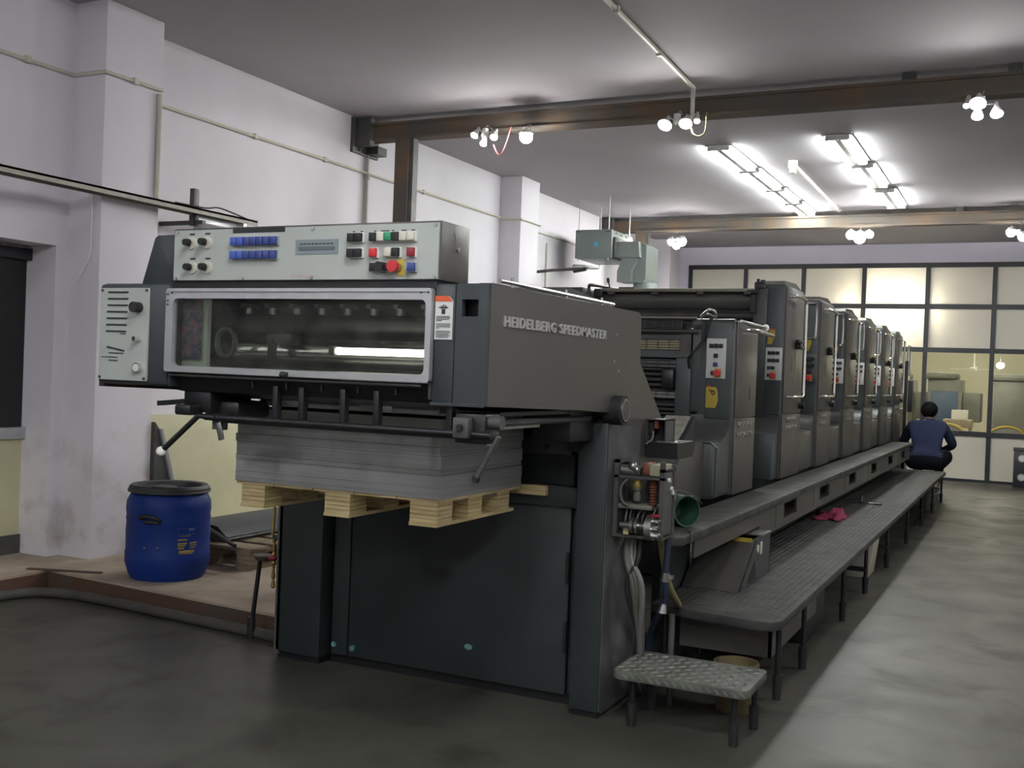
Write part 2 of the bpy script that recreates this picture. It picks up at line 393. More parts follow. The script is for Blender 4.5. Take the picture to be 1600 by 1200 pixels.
# left wall: main face x=-6.05, full-height recess with a window near the camera
wl = MB()
wl.box(-6.35, -6.05, 5.20, YB, 0, ZC).box(-6.6, -6.05, -6, 5.20, 2.26, ZC).box(-6.6, -6.35, 5.0, 5.4, 0, 2.4)
struct(wl.build('wall_left', W_LILAC))
struct(box('wall_right', W_LILAC, None, 5.0, 5.2, -6, YB, 0, ZC))
struct(box('wall_front', W_LILAC, None, -8, 6, -6.2, -6, 0, ZC))
struct(MB().box(-8, -5.78, YB, YB+.15, 0, ZC).box(-5.78, 5.2, YB, YB+.15, 3.60, ZC).build('wall_back', W_BACK))
for y0, y1 in ((5.30, 5.83), (11.87, 12.40), (17.9, 18.4)):
    struct(box('wall_pillar', W_LILAC, None, -6.06, -5.75, y0, y1, 0, ZC, .008))
# raised floor with red-brown edge
rf = struct(MB().prism([(-6.6, -6), (-5.67, -6), (-5.67, 4.90), (-3.5, 4.72), (-3.5, 10), (-6.6, 10)], 'z', -.01, .12).build('floor_raised', KERB), 'raised screed floor along the left wall')
MB().prism([(-5.672, -6), (-5.655, -6), (-5.655, 4.885), (-3.5, 4.705), (-3.5, 4.722), (-5.672, 4.902)], 'z', 0, .105).build('edging', KERBF, rf)
MB().box(-5.80, -5.30, 4.90, 4.935, .118, .128, rot=Matrix.Rotation(.35, 3, 'Z')).build('loose_edge', KERBF, rf)

# window in the left recess
wn = struct(thing('window_1', (-6.35, 4.5, .12), 'dark glazed aluminium window with cream panel below in the left recess', 'window'))
del wn['category']
box('lower_panel', BOARDY, wn, -6.35, -6.33, 3.0, 5.27, .24, .92)
box('skirting', STEELD, wn, -6.35, -6.31, 3.0, 5.27, .12, .25)
box('sill_rail', ALU, wn, -6.35, -6.29, 3.0, 5.27, .92, 1.0, .005)
box('glass_pane', mat('dark_window_glass', (.012, .014, .013), .15, var=.3, scale=1), wn, -6.35, -6.335, 3.0, 5.27, 1.0, 2.18)
box('head_rail', FRAME, wn, -6.35, -6.28, 3.0, 5.27, 2.16, 2.24, .005)

# glazed partition at the back: frame, frosted cream panels, clear panes
pt = struct(thing('window_2', (-.6, YB, 0), 'glazed partition with dark frame across the back of the hall', 'window')); del pt['category']
MX = [-5.74+1.026*i for i in range(11)]
RZ = [0.0, .79, 2.16, 2.885, 3.58]
for x in MX: box('mullion', FRAME, pt, x-.035, x+.035, YB-.04, YB+.03, 0, 3.6)
for i, z in enumerate(RZ): box('rail', FRAME, pt, -5.78, 4.6, YB-.036, YB+.028, max(0, z-.035), z+.045)
for i in range(10):
    for j in range(4):
        a = (MX[i]+.03, MX[i+1]-.03, YB-.005, YB+.005, RZ[j]+.04, RZ[j+1]-.03)
        box('glass_pane' if j == 1 else 'cream_panel', GLASSP if j == 1 else CREAM, pt, *a)

# ---- hall behind the glass
struct(box('floor_hall', HALLF, None, -8, 6, YB+.15, 30, -.12, 0))
struct(MB().box(-8, 6, 30, 30.2, 0, 5).box(-8.2, -8, YB, 30, 0, 5).box(6, 6.2, YB, 30, 0, 5).build('wall_hall', HALLW))
struct(box('ceiling_hall', HALLW, None, -8, 6, YB+.2, 30, 4.6, 4.75))
def hall_machine(loc, w, h, d, panel, label):
    t = thing('press_machine', loc, label, 'machine'); x, y, z = loc
    box('body', HALLM, t, x-w/2, x+w/2, y, y+d, 0, h, .03); box('front_panel', panel, t, x-w/2+.06, x+w/2-.08, y-.02, y, h*.45, h*.86, .01)
    box('hood', HALLM, t, x-w/2-.05, x+w/2-.1, y-.1, y+d, h, h+.14, .05); box('feeder', HALLM, t, x+w/2, x+w/2+.35, y+.1, y+d, h*.5, h*.85, .02)
    cyl('roller', STEEL, t, (x-w/2, y-.06, h*.4), (x+w/2, y-.06, h*.4), .05); box('feed_table', HALLO, t, x-w/2, x+w/2, y-.45, y, h*.36, h*.4)
hall_machine((-1.6, 23.5, 0), .66, 1.72, 1.0, HALLB, 'grey machine with blue front panel behind the partition glass')
hall_machine((-.35, 23.0, 0), .75, 1.72, 1.1, HALLM, 'dark grey machine behind the glass, right of the blue-panelled one')
hall_machine((-2.7, 24.5, 0), .8, 1.7, 1.0, HALLM, 'grey machine behind the glass, left of the blue-panelled one')
t = thing('paper_block', (-1.2, 21.9, 0), 'white stack on an orange-brown table behind the glass', 'paper stack')
box('sheets', WHITE, t, -1.36, -1.08, 21.9, 22.2, .95, 1.13, .01); box('table', HALLO, t, -1.5, -1.0, 21.8, 22.4, .8, .95, .01)
for lx in (-1.47, -1.03): box('leg', HALLO, t, lx-.02, lx+.02, 21.85, 22.35, 0, .8)
for x0, x1, lab in ((-1.75, -1.0, 'arched yellow-rimmed grey cover behind the glass beside the seated person'), (-.75, 0.0, 'arched yellow-rimmed grey cover behind the glass at the right')):
    t = thing('arched_cover', ((x0+x1)/2, 21, 0), lab, 'cover'); cx = (x0+x1)/2; hw = (x1-x0)/2
    arc = [(cx+hw*math.cos(a), .55+.34*math.sin(a)) for a in [math.pi*k/14 for k in range(15)]]
    MB().prism(arc+[(x0, .0), (x1, .0)], 'y', 21, 21.6).build('cover', HALLM, t)
    MB().tube([(u, 20.99, v) for u, v in arc], .02, 6).build('rim', YELLOW, t)
t = thing('ceiling_fan', (-1.05, 23, 4.6), 'three-bladed ceiling fan on a long rod behind the glass', 'fan')
cyl('rod', WHITE, t, (-1.05, 23, 4.6), (-1.05, 23, 1.98), .014); cyl('motor', WHITE, t, (-1.05, 23, 1.9), (-1.05, 23, 1.98), .06)
for k in range(3):
    a = k*2.094+.5; MB().box(-1.0, -.55, 22.95, 23.05, 1.93, 1.94, rot=Matrix.Rotation(a, 3, 'Z'), piv=(-1.05, 23, 1.93)).build('blade', WHITE, t)
t = thing('pendant_lamp', (-.55, 22, 4.6), 'glowing round pendant lamp in the hall behind the glass', 'lamp')
cyl('cord', CABLE, t, (-.55, 22, 4.6), (-.55, 22, 2.08), .006); MB().ball((-.55, 22, 2.0), .07, (1, 1, .8)).build('globe', emis('pendant_glow', (1, .97, .8), 60), t)
for i, x in enumerate((-4.0, -1.5, 1.0)):
    t = thing('hall_tube_light', (x, 24, 4.55), ('leftmost', 'middle', 'rightmost')[i]+' ceiling tube light in the hall behind the glass', 'lamp')
    box('housing', FIXT, t, x-.06, x+.06, 23, 26, 4.54, 4.6); cyl('tube', TUBEF, t, (x, 23.05, 4.5), (x, 25.95, 4.5), .03, 8)
# flood lamp shining onto the frosted panels from behind
t = thing('flood_lamp', (-2.0, YB+.35, 2.9), 'glaring flood lamp glowing through the frosted partition panel', 'lamp')
box('housing', FIXT, t, -2.82, -1.68, YB+.17, YB+.23, 2.76, 2.96); box('lens', GLOW, t, -2.76, -1.74, YB+.14, YB+.17, 2.79, 2.93)
for hx in (-2.6, -1.7): cyl('hanger', CABLE, t, (hx, YB+.21, 2.9), (hx, YB+.21, 4.6), .006)

# ================================================================ steel beams and posts
def beam(y0, label):
    t = thing('steel_beam', (-2, y0, 3.72), label, 'beam')
    MB().box(-6.04, 4.99, y0, y0+.16, 3.86, 3.885).box(-6.04, 4.99, y0, y0+.16, 3.72, 3.745).box(-6.04, 4.99, y0+.02, y0+.10, 3.74, 3.87).build('girder', RUST, t)
    MB().box(-6.05, -6.02, y0-.1, y0+.35, 3.60, 3.94).box(-6.02, -5.85, y0-.06, y0+.02, 3.66, 3.93).box(-6.04, -5.9, y0+.16, y0+.32, 3.62, 3.70).build('end_bracket', STEELD, t)
    for k in range(4): cyl('bolt', STEELD, t, (-6.02, y0+.0+.09*k, 3.64), (-5.99, y0+.0+.09*k, 3.64), .012, 6)
    for x in (-1.0, -.25, 2.6): box('packing', STEELD, t, x, x+.1, y0+.02, y0+.14, 3.885, 3.95)
    return t
beam(8.72, 'rust-brown steel beam under the ceiling, nearer of the two'); beam(15.36, 'rust-brown steel beam under the ceiling, farther of the two')
def post(x, y, label):
    t = thing('steel_post', (x, y, 0), label, 'post')
    box('shaft', RUST, t, x, x+.15, y, y+.012, .12 if x < -3.5 else 0, 3.72); box('shaft', RUST, t, x, x+.15, y+.10, y+.112, .12, 3.72)
    box('web', STEELD, t, x+.13, x+.2, y+.012, y+.10, .12, 3.72); box('base_plate', STEELD, t, x-.05, x+.25, y-.06, y+.2, .12 if y < 10 else 0, .14 if y < 10 else .02)
post(-5.61, 8.74, 'brown steel post under the nearer ceiling beam'); post(-5.50, 15.38, 'brown steel post under the farther beam, behind the duct')

# ================================================================ lamps
def tube_light(x, y0, lab, m=TUBEM, L=1.2, group=None):
    t = thing('tube_light', (x, y0+L/2, ZC), lab, 'lamp', group)
    box('batten', FIXT, t, x-.03, x+.03, y0, y0+L, ZC-.05, ZC, .004)
    box('reflector', WHITE, t, x-.14, x+.14, y0+.01, y0+L-.01, ZC-.010, ZC-.001, .002)
    for s in (-1, 1):
        cyl('tube', m, t, (x+s*.085, y0+.04, ZC-.034), (x+s*.085, y0+L-.04, ZC-.034), .015, 8)
    for yy in (y0+.02, y0+L-.02): box('end_cap', FIXT, t, x-.115, x+.115, yy-.014, yy+.014, ZC-.055, ZC-.012, .004)
    return t
nm = ('first', 'second', 'third', 'last')
for i, y in enumerate((10.85, 12.12, 13.40, 14.45)): tube_light(-3.02+.02*i, y, nm[i]+' twin tube light of the left ceiling row, counted from the camera', L=1.2 if i < 2 else .95)
for i, y in enumerate((10.7, 12.15, 13.75)): tube_light(-1.80+.04*i, y, ('nearest', 'middle', 'farthest')[i]+' twin tube light of the right ceiling row', L=1.3)
# unseen fill fixtures added over the camera bay and the aisle
for i, (x, y) in enumerate(((-4.2, -1.6), (-.6, .9), (1.0, -.6), (-2.4, -3.6), (1.4, -3.4), (2.6, 7.0))):
    tube_light(x, y, 'added twin tube fill light on the ceiling out of view, ' + ('leftmost', 'left of the near pair', 'right of the near pair', 'left of the far pair', 'right of the far pair', 'over the aisle to the right')[i], TUBEFILL)

BM_BULB = None
def bulbs(loc, spots, lab, cord_to=3.72, round_=False):
    x, y, z = loc; t = thing('bulb_cluster', (x, y, cord_to), lab, 'lamp')
    hub = MB().cyl((x, y, z+.04), (x, y, z+.10), .03, n=10).ball((x, y, z+.04), .035, u=10, v=6).build('holder', FIXT, t)
    tube('cord', CABLE, t, [(x, y, z+.1), (x+.015, y+.03, (z+cord_to)/2+.08), (x, y+.18, cord_to+.01)], .005, 6, 4)
    for dx, dy, dz, r in spots:
        d = Vector((dx, dy, dz)); c = Vector((x, y, z+.04))
        if round_:
            b = MB().ball(c+d, r, (1, 1, 1), 14, 8).build('bulb', BULBM, t)
            MB().cyl(c, c+d+Vector((0, 0, r+.02)), .010, n=8).lathe([(.012, r*1.25), (r*.7, r*1.0), (r*1.05, r*.45), (r*1.02, r*.42), (r*.68, r*.95), (.012, r*1.18)], c+d, 14).build('socket_shield', FIXT, b); continue  # socket plus an added cap that keeps bulb light off the ceiling
        ax = Vector((dx*1.2, -.75, -.95 if dz > -.05 else -1.3)).normalized(); p = c+d     # reflector lamp: cone body, glowing lens
        q = Vector((0, 0, 1)).rotation_difference(ax).to_matrix().to_4x4(); q.translation = p
        h = MB().lathe([(0, -.11), (.014, -.11), (.018, -.07), (r*.96, -.012), (r, .0), (r*.97, .002), (r*.9, -.006), (0, -.02)], (0, 0, 0), 18)
        bmesh.ops.transform(h.bm, matrix=q, verts=h.bm.verts); h = h.build('reflector', FIXT, t)
        l = MB().lathe([(0, -.004), (r*.92, -.004), (r*.85, .006), (r*.5, .013), (0, .015)], (0, 0, 0), 18)
        bmesh.ops.transform(l.bm, matrix=q, verts=l.bm.verts); l.build('lens', PARM, h)
        MB().cyl(c, p-ax*.10, .007, n=6).build('stem', FIXT, h)
    return t
bulbs((-4.56, 8.6, 3.62), [(-.10, -.02, 0, .035), (0, -.03, -.085, .032), (.10, -.02, -.03, .035)], 'three bulbs hanging under the nearer beam at its left end')
bulbs((-4.145, 8.6, 3.60), [(0, 0, -.02, .06)], 'single round bulb just under the nearer beam, right of the triple bulbs', round_=True)
bulbs((-2.75, 8.6, 3.62), [(-.10, -.02, -.03, .06), (.08, -.02, -.03, .055), (.17, .0, -.01, .025)], 'bulb group under the middle of the nearer beam')
bulbs((-.42, 8.6, 3.58), [(-.10, 0, 0, .022), (-.02, -.04, .0, .06), (-.02, -.03, -.09, .042), (.11, -.02, -.08, .045)], 'bulb group hanging from the nearer beam at the right')
bulbs((-4.78, 15.2, 3.50), [(-.09, 0, 0, .06), (.06, 0, 0, .07), (.0, -.05, -.06, .06)], 'bulb group under the farther beam, left end beside the duct', round_=True)
bulbs((-2.2, 15.2, 3.54), [(-.12, 0, 0, .06), (.0, 0, -.04, .08), (.13, 0, 0, .05)], 'bulb group under the middle of the farther beam', round_=True)
bulbs((-.22, 15.2, 3.50), [(-.10, 0, .03, .06), (.04, 0, -.03, .06)], 'bulb group under the farther beam at the right edge', round_=True)
tag(tube('yellow_cable', HOSEY, None, [(-2.63, 8.6, 3.60), (-2.60, 8.58, 3.54), (-2.55, 8.58, 3.52), (-2.50, 8.58, 3.56), (-2.50, 8.6, 3.72)], .006, 6, 6), 'yellow cable loop beside the middle bulbs on the nearer beam', 'cable')
tag(tube('red_cable', mat('pink_cable', (.5, .12, .14), .5), None, [(-4.46, 8.58, 3.56), (-4.40, 8.55, 3.47), (-4.36, 8.55, 3.48), (-4.33, 8.57, 3.57), (-4.30, 8.6, 3.72)], .006, 6, 6), 'red and white cable loop hanging beside the triple bulbs', 'cable')
# conduits
def conduit(pts, lab, r=.012, clips=()):
    t = thing('conduit', pts[0], lab, 'conduit'); tube('pipe', PVC, t, pts, r, 8)
    for c in clips: MB().box(c[0]-.02, c[0]+.02, c[1]-.02, c[1]+.02, c[2]-.022, c[2]+.022, .004).build('clip', PVC, t)
conduit([(-6.035, 2.5, 3.45), (-6.035, 5.285, 3.45), (-5.735, 5.285, 3.45), (-5.735, 5.81, 3.45)], 'cream conduit wrapping round the near pillar under the ceiling', .014, [(-6.03, 4.9, 3.45), (-5.735, 5.55, 3.45)])
conduit([(-6.035, 5.84, 3.44), (-6.035, 11.86, 3.44)], 'cream conduit along the left wall between the two pillars', .014, [(-6.035, 7.2, 3.44), (-6.035, 8.2, 3.44), (-6.035, 10, 3.44)])
conduit([(-6.035, 11.85, 3.41), (-5.735, 11.85, 3.41), (-5.735, 12.42, 3.41), (-6.035, 12.42, 3.41), (-6.035, 17.8, 3.41)], 'cream conduit round the far pillar and on along the left wall')
conduit([(-5.735, 5.79, 3.42), (-5.735, 5.79, 2.66)], 'cream vertical conduit on the edge of the near pillar', .018)
t_ = conduit([(-6.03, 8.90, 3.70), (-6.03, 8.90, 2.2)], 'cream vertical conduit on the left wall under the beam bracket', .014, [(-6.02, 8.90, 3.40)])
conduit([(-6.03, 13.3, 3.3), (-6.03, 13.3, .2)], 'pale vertical conduit on the left wall behind the fan')
conduit([(-2.52, 2.0, 3.93), (-2.55, 6.2, 3.93), (-2.62, 8.60, 3.93), (-2.64, 8.66, 3.86), (-2.64, 8.66, 3.68)], 'cream conduit along the ceiling down to the middle bulbs', .018, [(-2.555, 6.6, 3.926), (-2.59, 7.6, 3.926)])
conduit([(-2.46, 11.9, 3.935), (-2.50, 15.3, 3.935)], 'pale conduit on the ceiling between the two tube light rows', .016)
tag(MB().cyl((-2.45, 11.85, 3.87), (-2.45, 11.85, 3.95), .05).box(-2.47, -2.41, 11.75, 11.85, 3.80, 3.88, .01).build('junction_box', IVORY), 'small ivory ceiling junction box between the tube light rows', 'junction box')
tag(tube('hanging_wire', WHITE, None, [(-5.82, 5.283, 2.62), (-5.815, 5.28, 2.40), (-5.81, 5.275, 2.22), (-5.86, 5.27, 2.12), (-5.925, 5.27, 2.02)], .006, 6, 6), 'loose white wire hanging on the near pillar', 'wire')
# lighting batten on brackets in front of the pillar
t = thing('cable_channel', (-5.66, 5, 2.6), 'long pale metal channel on brackets crossing the near pillar', 'channel')
MB().box(-5.72, -5.60, 1.5, 6.75, 2.625, 2.64).box(-5.612, -5.60, 1.5, 6.75, 2.598, 2.64).box(-5.72, -5.708, 1.5, 6.75, 2.598, 2.64).build('channel', CHANM, t)
box('upright', STEELD, t, -5.74, -5.70, 6.13, 6.19, 2.52, 2.80, .003); box('arm', STEELD, t, -6.045, -5.62, 6.14, 6.18, 2.53, 2.56); box('arm', ALU, t, -5.70, -5.66, 6.15, 6.62, 2.55, 2.60); box('foot', ALU, t, -6.045, -5.60, 6.58, 6.62, 2.57, 2.60)
tube('cable', BLACKR, t, [(-5.66, 5.9, 2.655), (-5.65, 6.2, 2.66), (-5.68, 6.4, 2.69), (-5.67, 6.7, 2.65)], .006, 6, 5)

# ventilation unit with duct
t = thing('ventilation_unit', (-5.42, 14, 3.1), 'galvanised ventilation box on rods with an elbow duct', 'duct')
box('casing', DUCT, t, -5.70, -5.17, 13.5, 14.35, 3.11, 3.50, .01)
for x, y in ((-5.66, 13.52), (-5.22, 13.52), (-5.66, 14.33), (-5.22, 14.33)):
    cyl('hanger_rod', STEEL, t, (x, y, 3.08), (x, y, ZC), .008, 6); box('lug', STEELD, t, x-.035, x+.035, y-.03, y+.03, 3.465, 3.48)
for k in range(3): cyl('screw', STEELD, t, (-5.165, 13.65+.2*k, 3.46), (-5.155, 13.65+.2*k, 3.46), .012, 8)
box('flange', STEELD, t, -5.165, -5.13, 13.55, 14.3, 3.12, 3.40, .005)
MB().prism([(-5.13, 3.13), (-5.13, 3.34), (-4.82, 3.34), (-4.80, 3.13)], 'y', 13.6, 14.25).build('elbow', DUCT, t)
MB().prism([(-5.05, 3.13), (-4.82, 3.13), (-4.92, 2.95), (-4.92, 2.80), (-5.12, 2.80), (-5.12, 2.95)], 'y', 13.62, 13.95).build('elbow_throat', DUCT, t)
MB().prism([(-4.82, 3.34), (-4.74, 3.30), (-4.74, 2.85), (-4.78, 2.79), (-4.92, 2.80), (-4.92, 2.95), (-4.82, 3.13)], 'y', 13.7, 14.2).build('downcomer', DUCT, t)
cyl('collar', DUCT, t, (-4.80, 13.9, 2.72), (-4.80, 13.9, 2.80), .17, 24); cyl('round_pipe', DUCT, t, (-4.80, 13.9, 0.02), (-4.80, 13.9, 2.74), .13, 24)
box('blue_mark', CYAN, t, -5.42, -5.36, 13.495, 13.50, 3.27, 3.33)
# wall fan
t = thing('wall_fan', (-6.05, 12.9, 2.85), 'grey fan on a wall bracket behind the far pillar', 'fan')
tube('arm', STEELD, t, [(-6.05, 12.6, 2.82), (-5.6, 12.55, 2.85), (-5.2, 12.5, 2.86)], .02, 8); MB().cyl((-5.28, 12.5, 2.86), (-5.12, 12.5, 2.87), .055, .04).build('motor', STEELD, t)
MB().ring(rrect(-5.28, -4.94, 12.33, 12.67, .169, 8), rrect(-5.265, -4.955, 12.345, 12.655, .154, 8), 'z', 2.865, 2.885).build('guard_ring', STEEL, t)
for k in range(4): MB().box(-5.11, -4.96, 12.47, 12.53, 2.87, 2.876, rot=Matrix.Rotation(k*1.571+.3, 3, 'Z'), piv=(-5.11, 12.5, 2.87)).build('blade', ALU, t)

# ================================================================ delivery end of the press
D = thing('delivery_unit', (-2.55, 4.4, 0), 'dark grey press delivery end with control console and glass window', 'printing press')
# frame and base
for xa in (XR-.03, XL):
    MB().prism([(3.20, 1.385), (3.20, 1.80), (4.40, 1.8055), (4.40, 1.345), (4.05, 1.36)], 'x', xa, xa+.03).prism([(4.40, 1.345), (4.40, 1.8055), (4.70, 1.807), (4.735, 1.79), (4.745, 1.57), (4.80, 1.53), (4.80, 1.28), (4.40, 1.28)], 'x', xa, xa+.03).build('side_plate', GREYS, D)
    MB().prism([(4.40, .02), (4.40, 1.28), (4.80, 1.28), (4.80, .02)], 'x', xa, xa+.03).build('lower_side_plate', GREYW, D)
    MB().prism([(4.80, .80), (4.80, 1.53), (5.19, 1.235), (5.19, .80)], 'x', xa, xa+.03).build('gusset', GREYS, D)
box('top_cover', GREY, D, XL+.03, XR-.03, 3.40, 4.72, 1.775, 1.797, .004)
box('rear_wall', DARKIN, D, XL+.03, XR-.03, 4.70, 4.72, .05, 1.78)
box('front_post', BASE, D, -1.79, XR-.002, 4.36, 4.42, .03, 1.30, .008); box('post_edge', GREYW, D, XR-.006, XR+.001, 4.368, 4.41, .035, 1.29)
box('post_head', BASE, D, -1.86, -1.66, 4.40, 4.60, 1.16, 1.34, .01)
box('front_post', BASE, D, XL, -3.17, 4.40, 4.80, .03, 1.36, .012)
box('front_panel', BASE, D, -3.03, -1.85, 4.455, 4.48, .055, .905, .004)
box('panel_strip', BASE, D, -3.13, -3.035, 4.45, 4.48, .055, .905, .003)
box('panel_strip', BASE, D, -1.845, -1.79, 4.47, 4.50, .055, .905, .003)
box('plinth', BLACK, D, -3.17, -1.79, 4.50, 4.75, .0, .07)
box('foot', BLACK, D, -1.78, -1.66, 4.38, 4.78, 0, .035); box('foot', BLACK, D, -3.44, -3.18, 4.42, 4.78, 0, .035)
box('cross_bar', BASE, D, -3.17, -1.80, 4.43, 4.50, .905, 1.0, .005); box('cross_bar', BASE, D, -3.17, -1.85, 4.43, 4.48, 1.14, 1.215, .005)
box('back_panel', DARKIN, D, -3.17, -1.79, 4.62, 4.64, .9, 1.4); box('inner_plate', BASE, D, -2.2, -1.86, 4.50, 4.52, 1.0, 1.15)
cyl('bolt', BLACK, D, (-1.97, 4.42, 1.175), (-1.97, 4.44, 1.175), .012, 10)
for x, z in ((-3.115, .84), (-3.05, .835), (-3.11, .105), (-3.0, .10)): cyl('bolt', TEAL, D, (x, 4.44, z), (x, 4.456, z), .014, 8)
MB().ball((-2.35, 4.455, .20), .018, (1.3, .12, .8), 10, 6).build('paint_chip', TEAL, D)
for z in (.25, .56): box('hinge', BLACK, D, -1.862, -1.848, 4.44, 4.46, z, z+.14)
# overhead housing
box('left_control_box', GREYC, D, -3.435, -3.055, 3.17, 3.62, 1.398, 1.805, .02)
cp = MB().prism(rrect(-3.415, -3.155, 1.415, 1.785, .006, 2), 'y', 3.162, 3.172).build('control_plate', PLATE, D)
for k in range(7): box('slot', INK, cp, -3.372-.001*k, -3.263-.001*k, 3.159, 3.163, 1.765-.0262*k, 1.771-.0262*k)
MB().box(-3.37, -3.275, 3.159, 3.163, 1.537, 1.543, rot=Matrix.Rotation(.16, 3, 'Y')).build('slot', INK, cp)
for x0, x1, z in ((-3.36, -3.28, 1.522), (-3.40, -3.31, 1.505), (-3.36, -3.31, 1.492), (-3.30, -3.27, 1.60)): box('scratch', INK, cp, x0, x1, 3.1595, 3.163, z, z+.003)
cyl('rotary_knob', BLACKR, cp, (-3.203, 3.125, 1.707), (-3.203, 3.163, 1.707), .021, 16); cyl('toggle_switch', CHROME, cp, (-3.197, 3.13, 1.582), (-3.197, 3.163, 1.582), .010, 12)
g = cyl('pressure_gauge', CHROME, cp, (-3.195, 3.145, 1.467), (-3.195, 3.163, 1.467), .020, 18); cyl('dial', PLATEW, g, (-3.195, 3.143, 1.467), (-3.195, 3.146, 1.467), .016, 18)
for x, z in ((-3.405, 1.775), (-3.165, 1.775), (-3.405, 1.425), (-3.165, 1.425)): cyl('screw', STEELD, cp, (x, 3.158, z), (x, 3.163, z), .006, 8)
# right front cover in two halves with a hand hole
box('front_cover', GREYC, D, -1.858, -1.775, 3.178, 3.42, 1.385, 1.800, .012)
fc = MB().box(-1.772, -1.749, 3.178, 3.20, 1.385, 1.798).box(-1.686, -1.652, 3.178, 3.20, 1.385, 1.798).box(-1.749, -1.686, 3.178, 3.20, 1.385, 1.688).box(-1.749, -1.686, 3.178, 3.20, 1.746, 1.798).box(-1.772, -1.652, 3.27, 3.42, 1.385, 1.798).box(-1.772, -1.652, 3.2, 3.42, 1.385, 1.40).box(-1.772, -1.652, 3.19, 3.42, 1.785, 1.801).build('front_cover', GREYC, D)
box('hand_hole', BLACK, fc, -1.751, -1.684, 3.24, 3.26, 1.685, 1.75)
MB().box(-1.858, -1.652, 3.172, 3.182, 1.382, 1.392).build('lip', GREYC, D)
# sticker
st = MB().prism([(-1.852, 1.608), (-1.852, 1.757), (-1.80, 1.757), (-1.783, 1.74), (-1.783, 1.608)], 'y', 3.175, 3.178).build('warning_sticker', PLATEW, D); st['label'] = 'white warning sticker with orange top and hand symbol'
MB().prism([(-1.852, 1.738), (-1.852, 1.757), (-1.80, 1.757), (-1.783, 1.738)], 'y', 3.174, 3.1765).build('orange_band', ORANGE, st)
hm = MB().box(-1.826, -1.812, 3.174, 3.1765, 1.695, 1.712).box(-1.838, -1.800, 3.174, 3.1765, 1.716, 1.719)
for k in range(5): hm.box(-1.829+.005*k, -1.8265+.005*k, 3.174, 3.1765, 1.712, 1.728-.002*abs(k-2))
hm.build('hand_symbol', INK, st)
for k, wd in enumerate((.052, .055, .05, .022, .0, .056, .055, .056, .012, .0, .055, .057, .05, .056, .048)):
    if wd: box('text_line', INK, st, -1.846, -1.846+wd, 3.174, 3.1765, 1.686-.0051*k, 1.6883-.0051*k)
# window with frame
MB().ring(rrect(-3.061, -1.858, 1.458, 1.783, .012), rrect(-3.024, -1.880, 1.482, 1.744, .022), 'y', 3.158, 3.182).build('window_frame', ALU, D)
box('glass_pane', GLASSM, D, -3.04, -1.87, 3.172, 3.176, 1.47, 1.76)
box('window_lip', ALU, D, -3.04, -1.87, 3.152, 3.162, 1.770, 1.778)
MB().box(-2.47, -2.455, 3.135, 3.162, 1.452, 1.475, .004).ball((-2.4625, 3.135, 1.464), .013).build('latch', BLACKR, D)
for x, z in ((-3.05, 1.76), (-3.05, 1.735), (-3.05, 1.72), (-1.87, 1.768), (-1.90, 1.768), (-3.03, 1.765)): cyl('screw', STEELD, D, (x, 3.155, z), (x, 3.159, z), .004, 8)
# inside the window
box('chamber', CHAMB, D, -3.05, -1.86, 3.70, 3.72, 1.40, 1.78)
for xa in (-3.055, -1.870): box('chamber_side', DARKIN, D, xa, xa+.010, 3.178, 3.7, 1.40, 1.78)
box('printed_sheet', PRINTED, D, -3.03, -2.93, 3.22, 3.224, 1.51, 1.745)
box('inner_strip', PLATE, D, -3.035, -2.91, 3.23, 3.25, 1.47, 1.75)
cyl('roller', ROLLER, D, (-3.04, 3.37, 1.55), (-1.87, 3.37, 1.55), .055, 32); cyl('roller', STEELD, D, (-3.04, 3.45, 1.66), (-1.87, 3.45, 1.66), .035, 20)
cyl('roller', STEELD, D, (-3.04, 3.29, 1.455), (-1.87, 3.29, 1.455), .03, 20)
for k in range(9): MB().cyl((-2.85+.12*k, 3.40, 1.70), (-2.85+.12*k, 3.40, 1.725), .018, n=12).box(-2.86+.12*k, -2.84+.12*k, 3.36, 3.46, 1.725, 1.74).build('suction_wheel', STEEL, D)
lt = cyl('sheet_lamp', emis('sheet_lamp_glow', (1.0, 1.0, .92), 6.0), D, (-2.335, 3.29, 1.560), (-1.905, 3.29, 1.560), .013, 12); lt['label'] = 'lit tube lamp'
MB().box(-2.36, -2.335, 3.27, 3.31, 1.542, 1.578, .003).build('lamp_holder', STEELD, lt); MB().box(-1.905, -1.88, 3.27, 3.31, 1.542, 1.578, .003).build('lamp_holder', STEELD, lt)
box('gripper_bar', BLACK, D, -3.04, -1.87, 3.50, 3.54, 1.71, 1.74)
MB().ring(rrect(-2.89, -2.79, 1.52, 1.64, .05, 6), rrect(-2.878, -2.802, 1.532, 1.628, .038, 6), 'y', 3.25, 3.27).build('guide_ring', STEELD, D)
MB().box(-2.64, -2.52, 3.25, 3.32, 1.58, 1.62, .01).box(-2.62, -2.60, 3.24, 3.27, 1.50, 1.60).build('sheet_guide', BLACK, D)
# dark band between console and window
box('recess_band', BLACK, D, -3.055, -1.86, 3.195, 3.42, 1.785, 1.815)
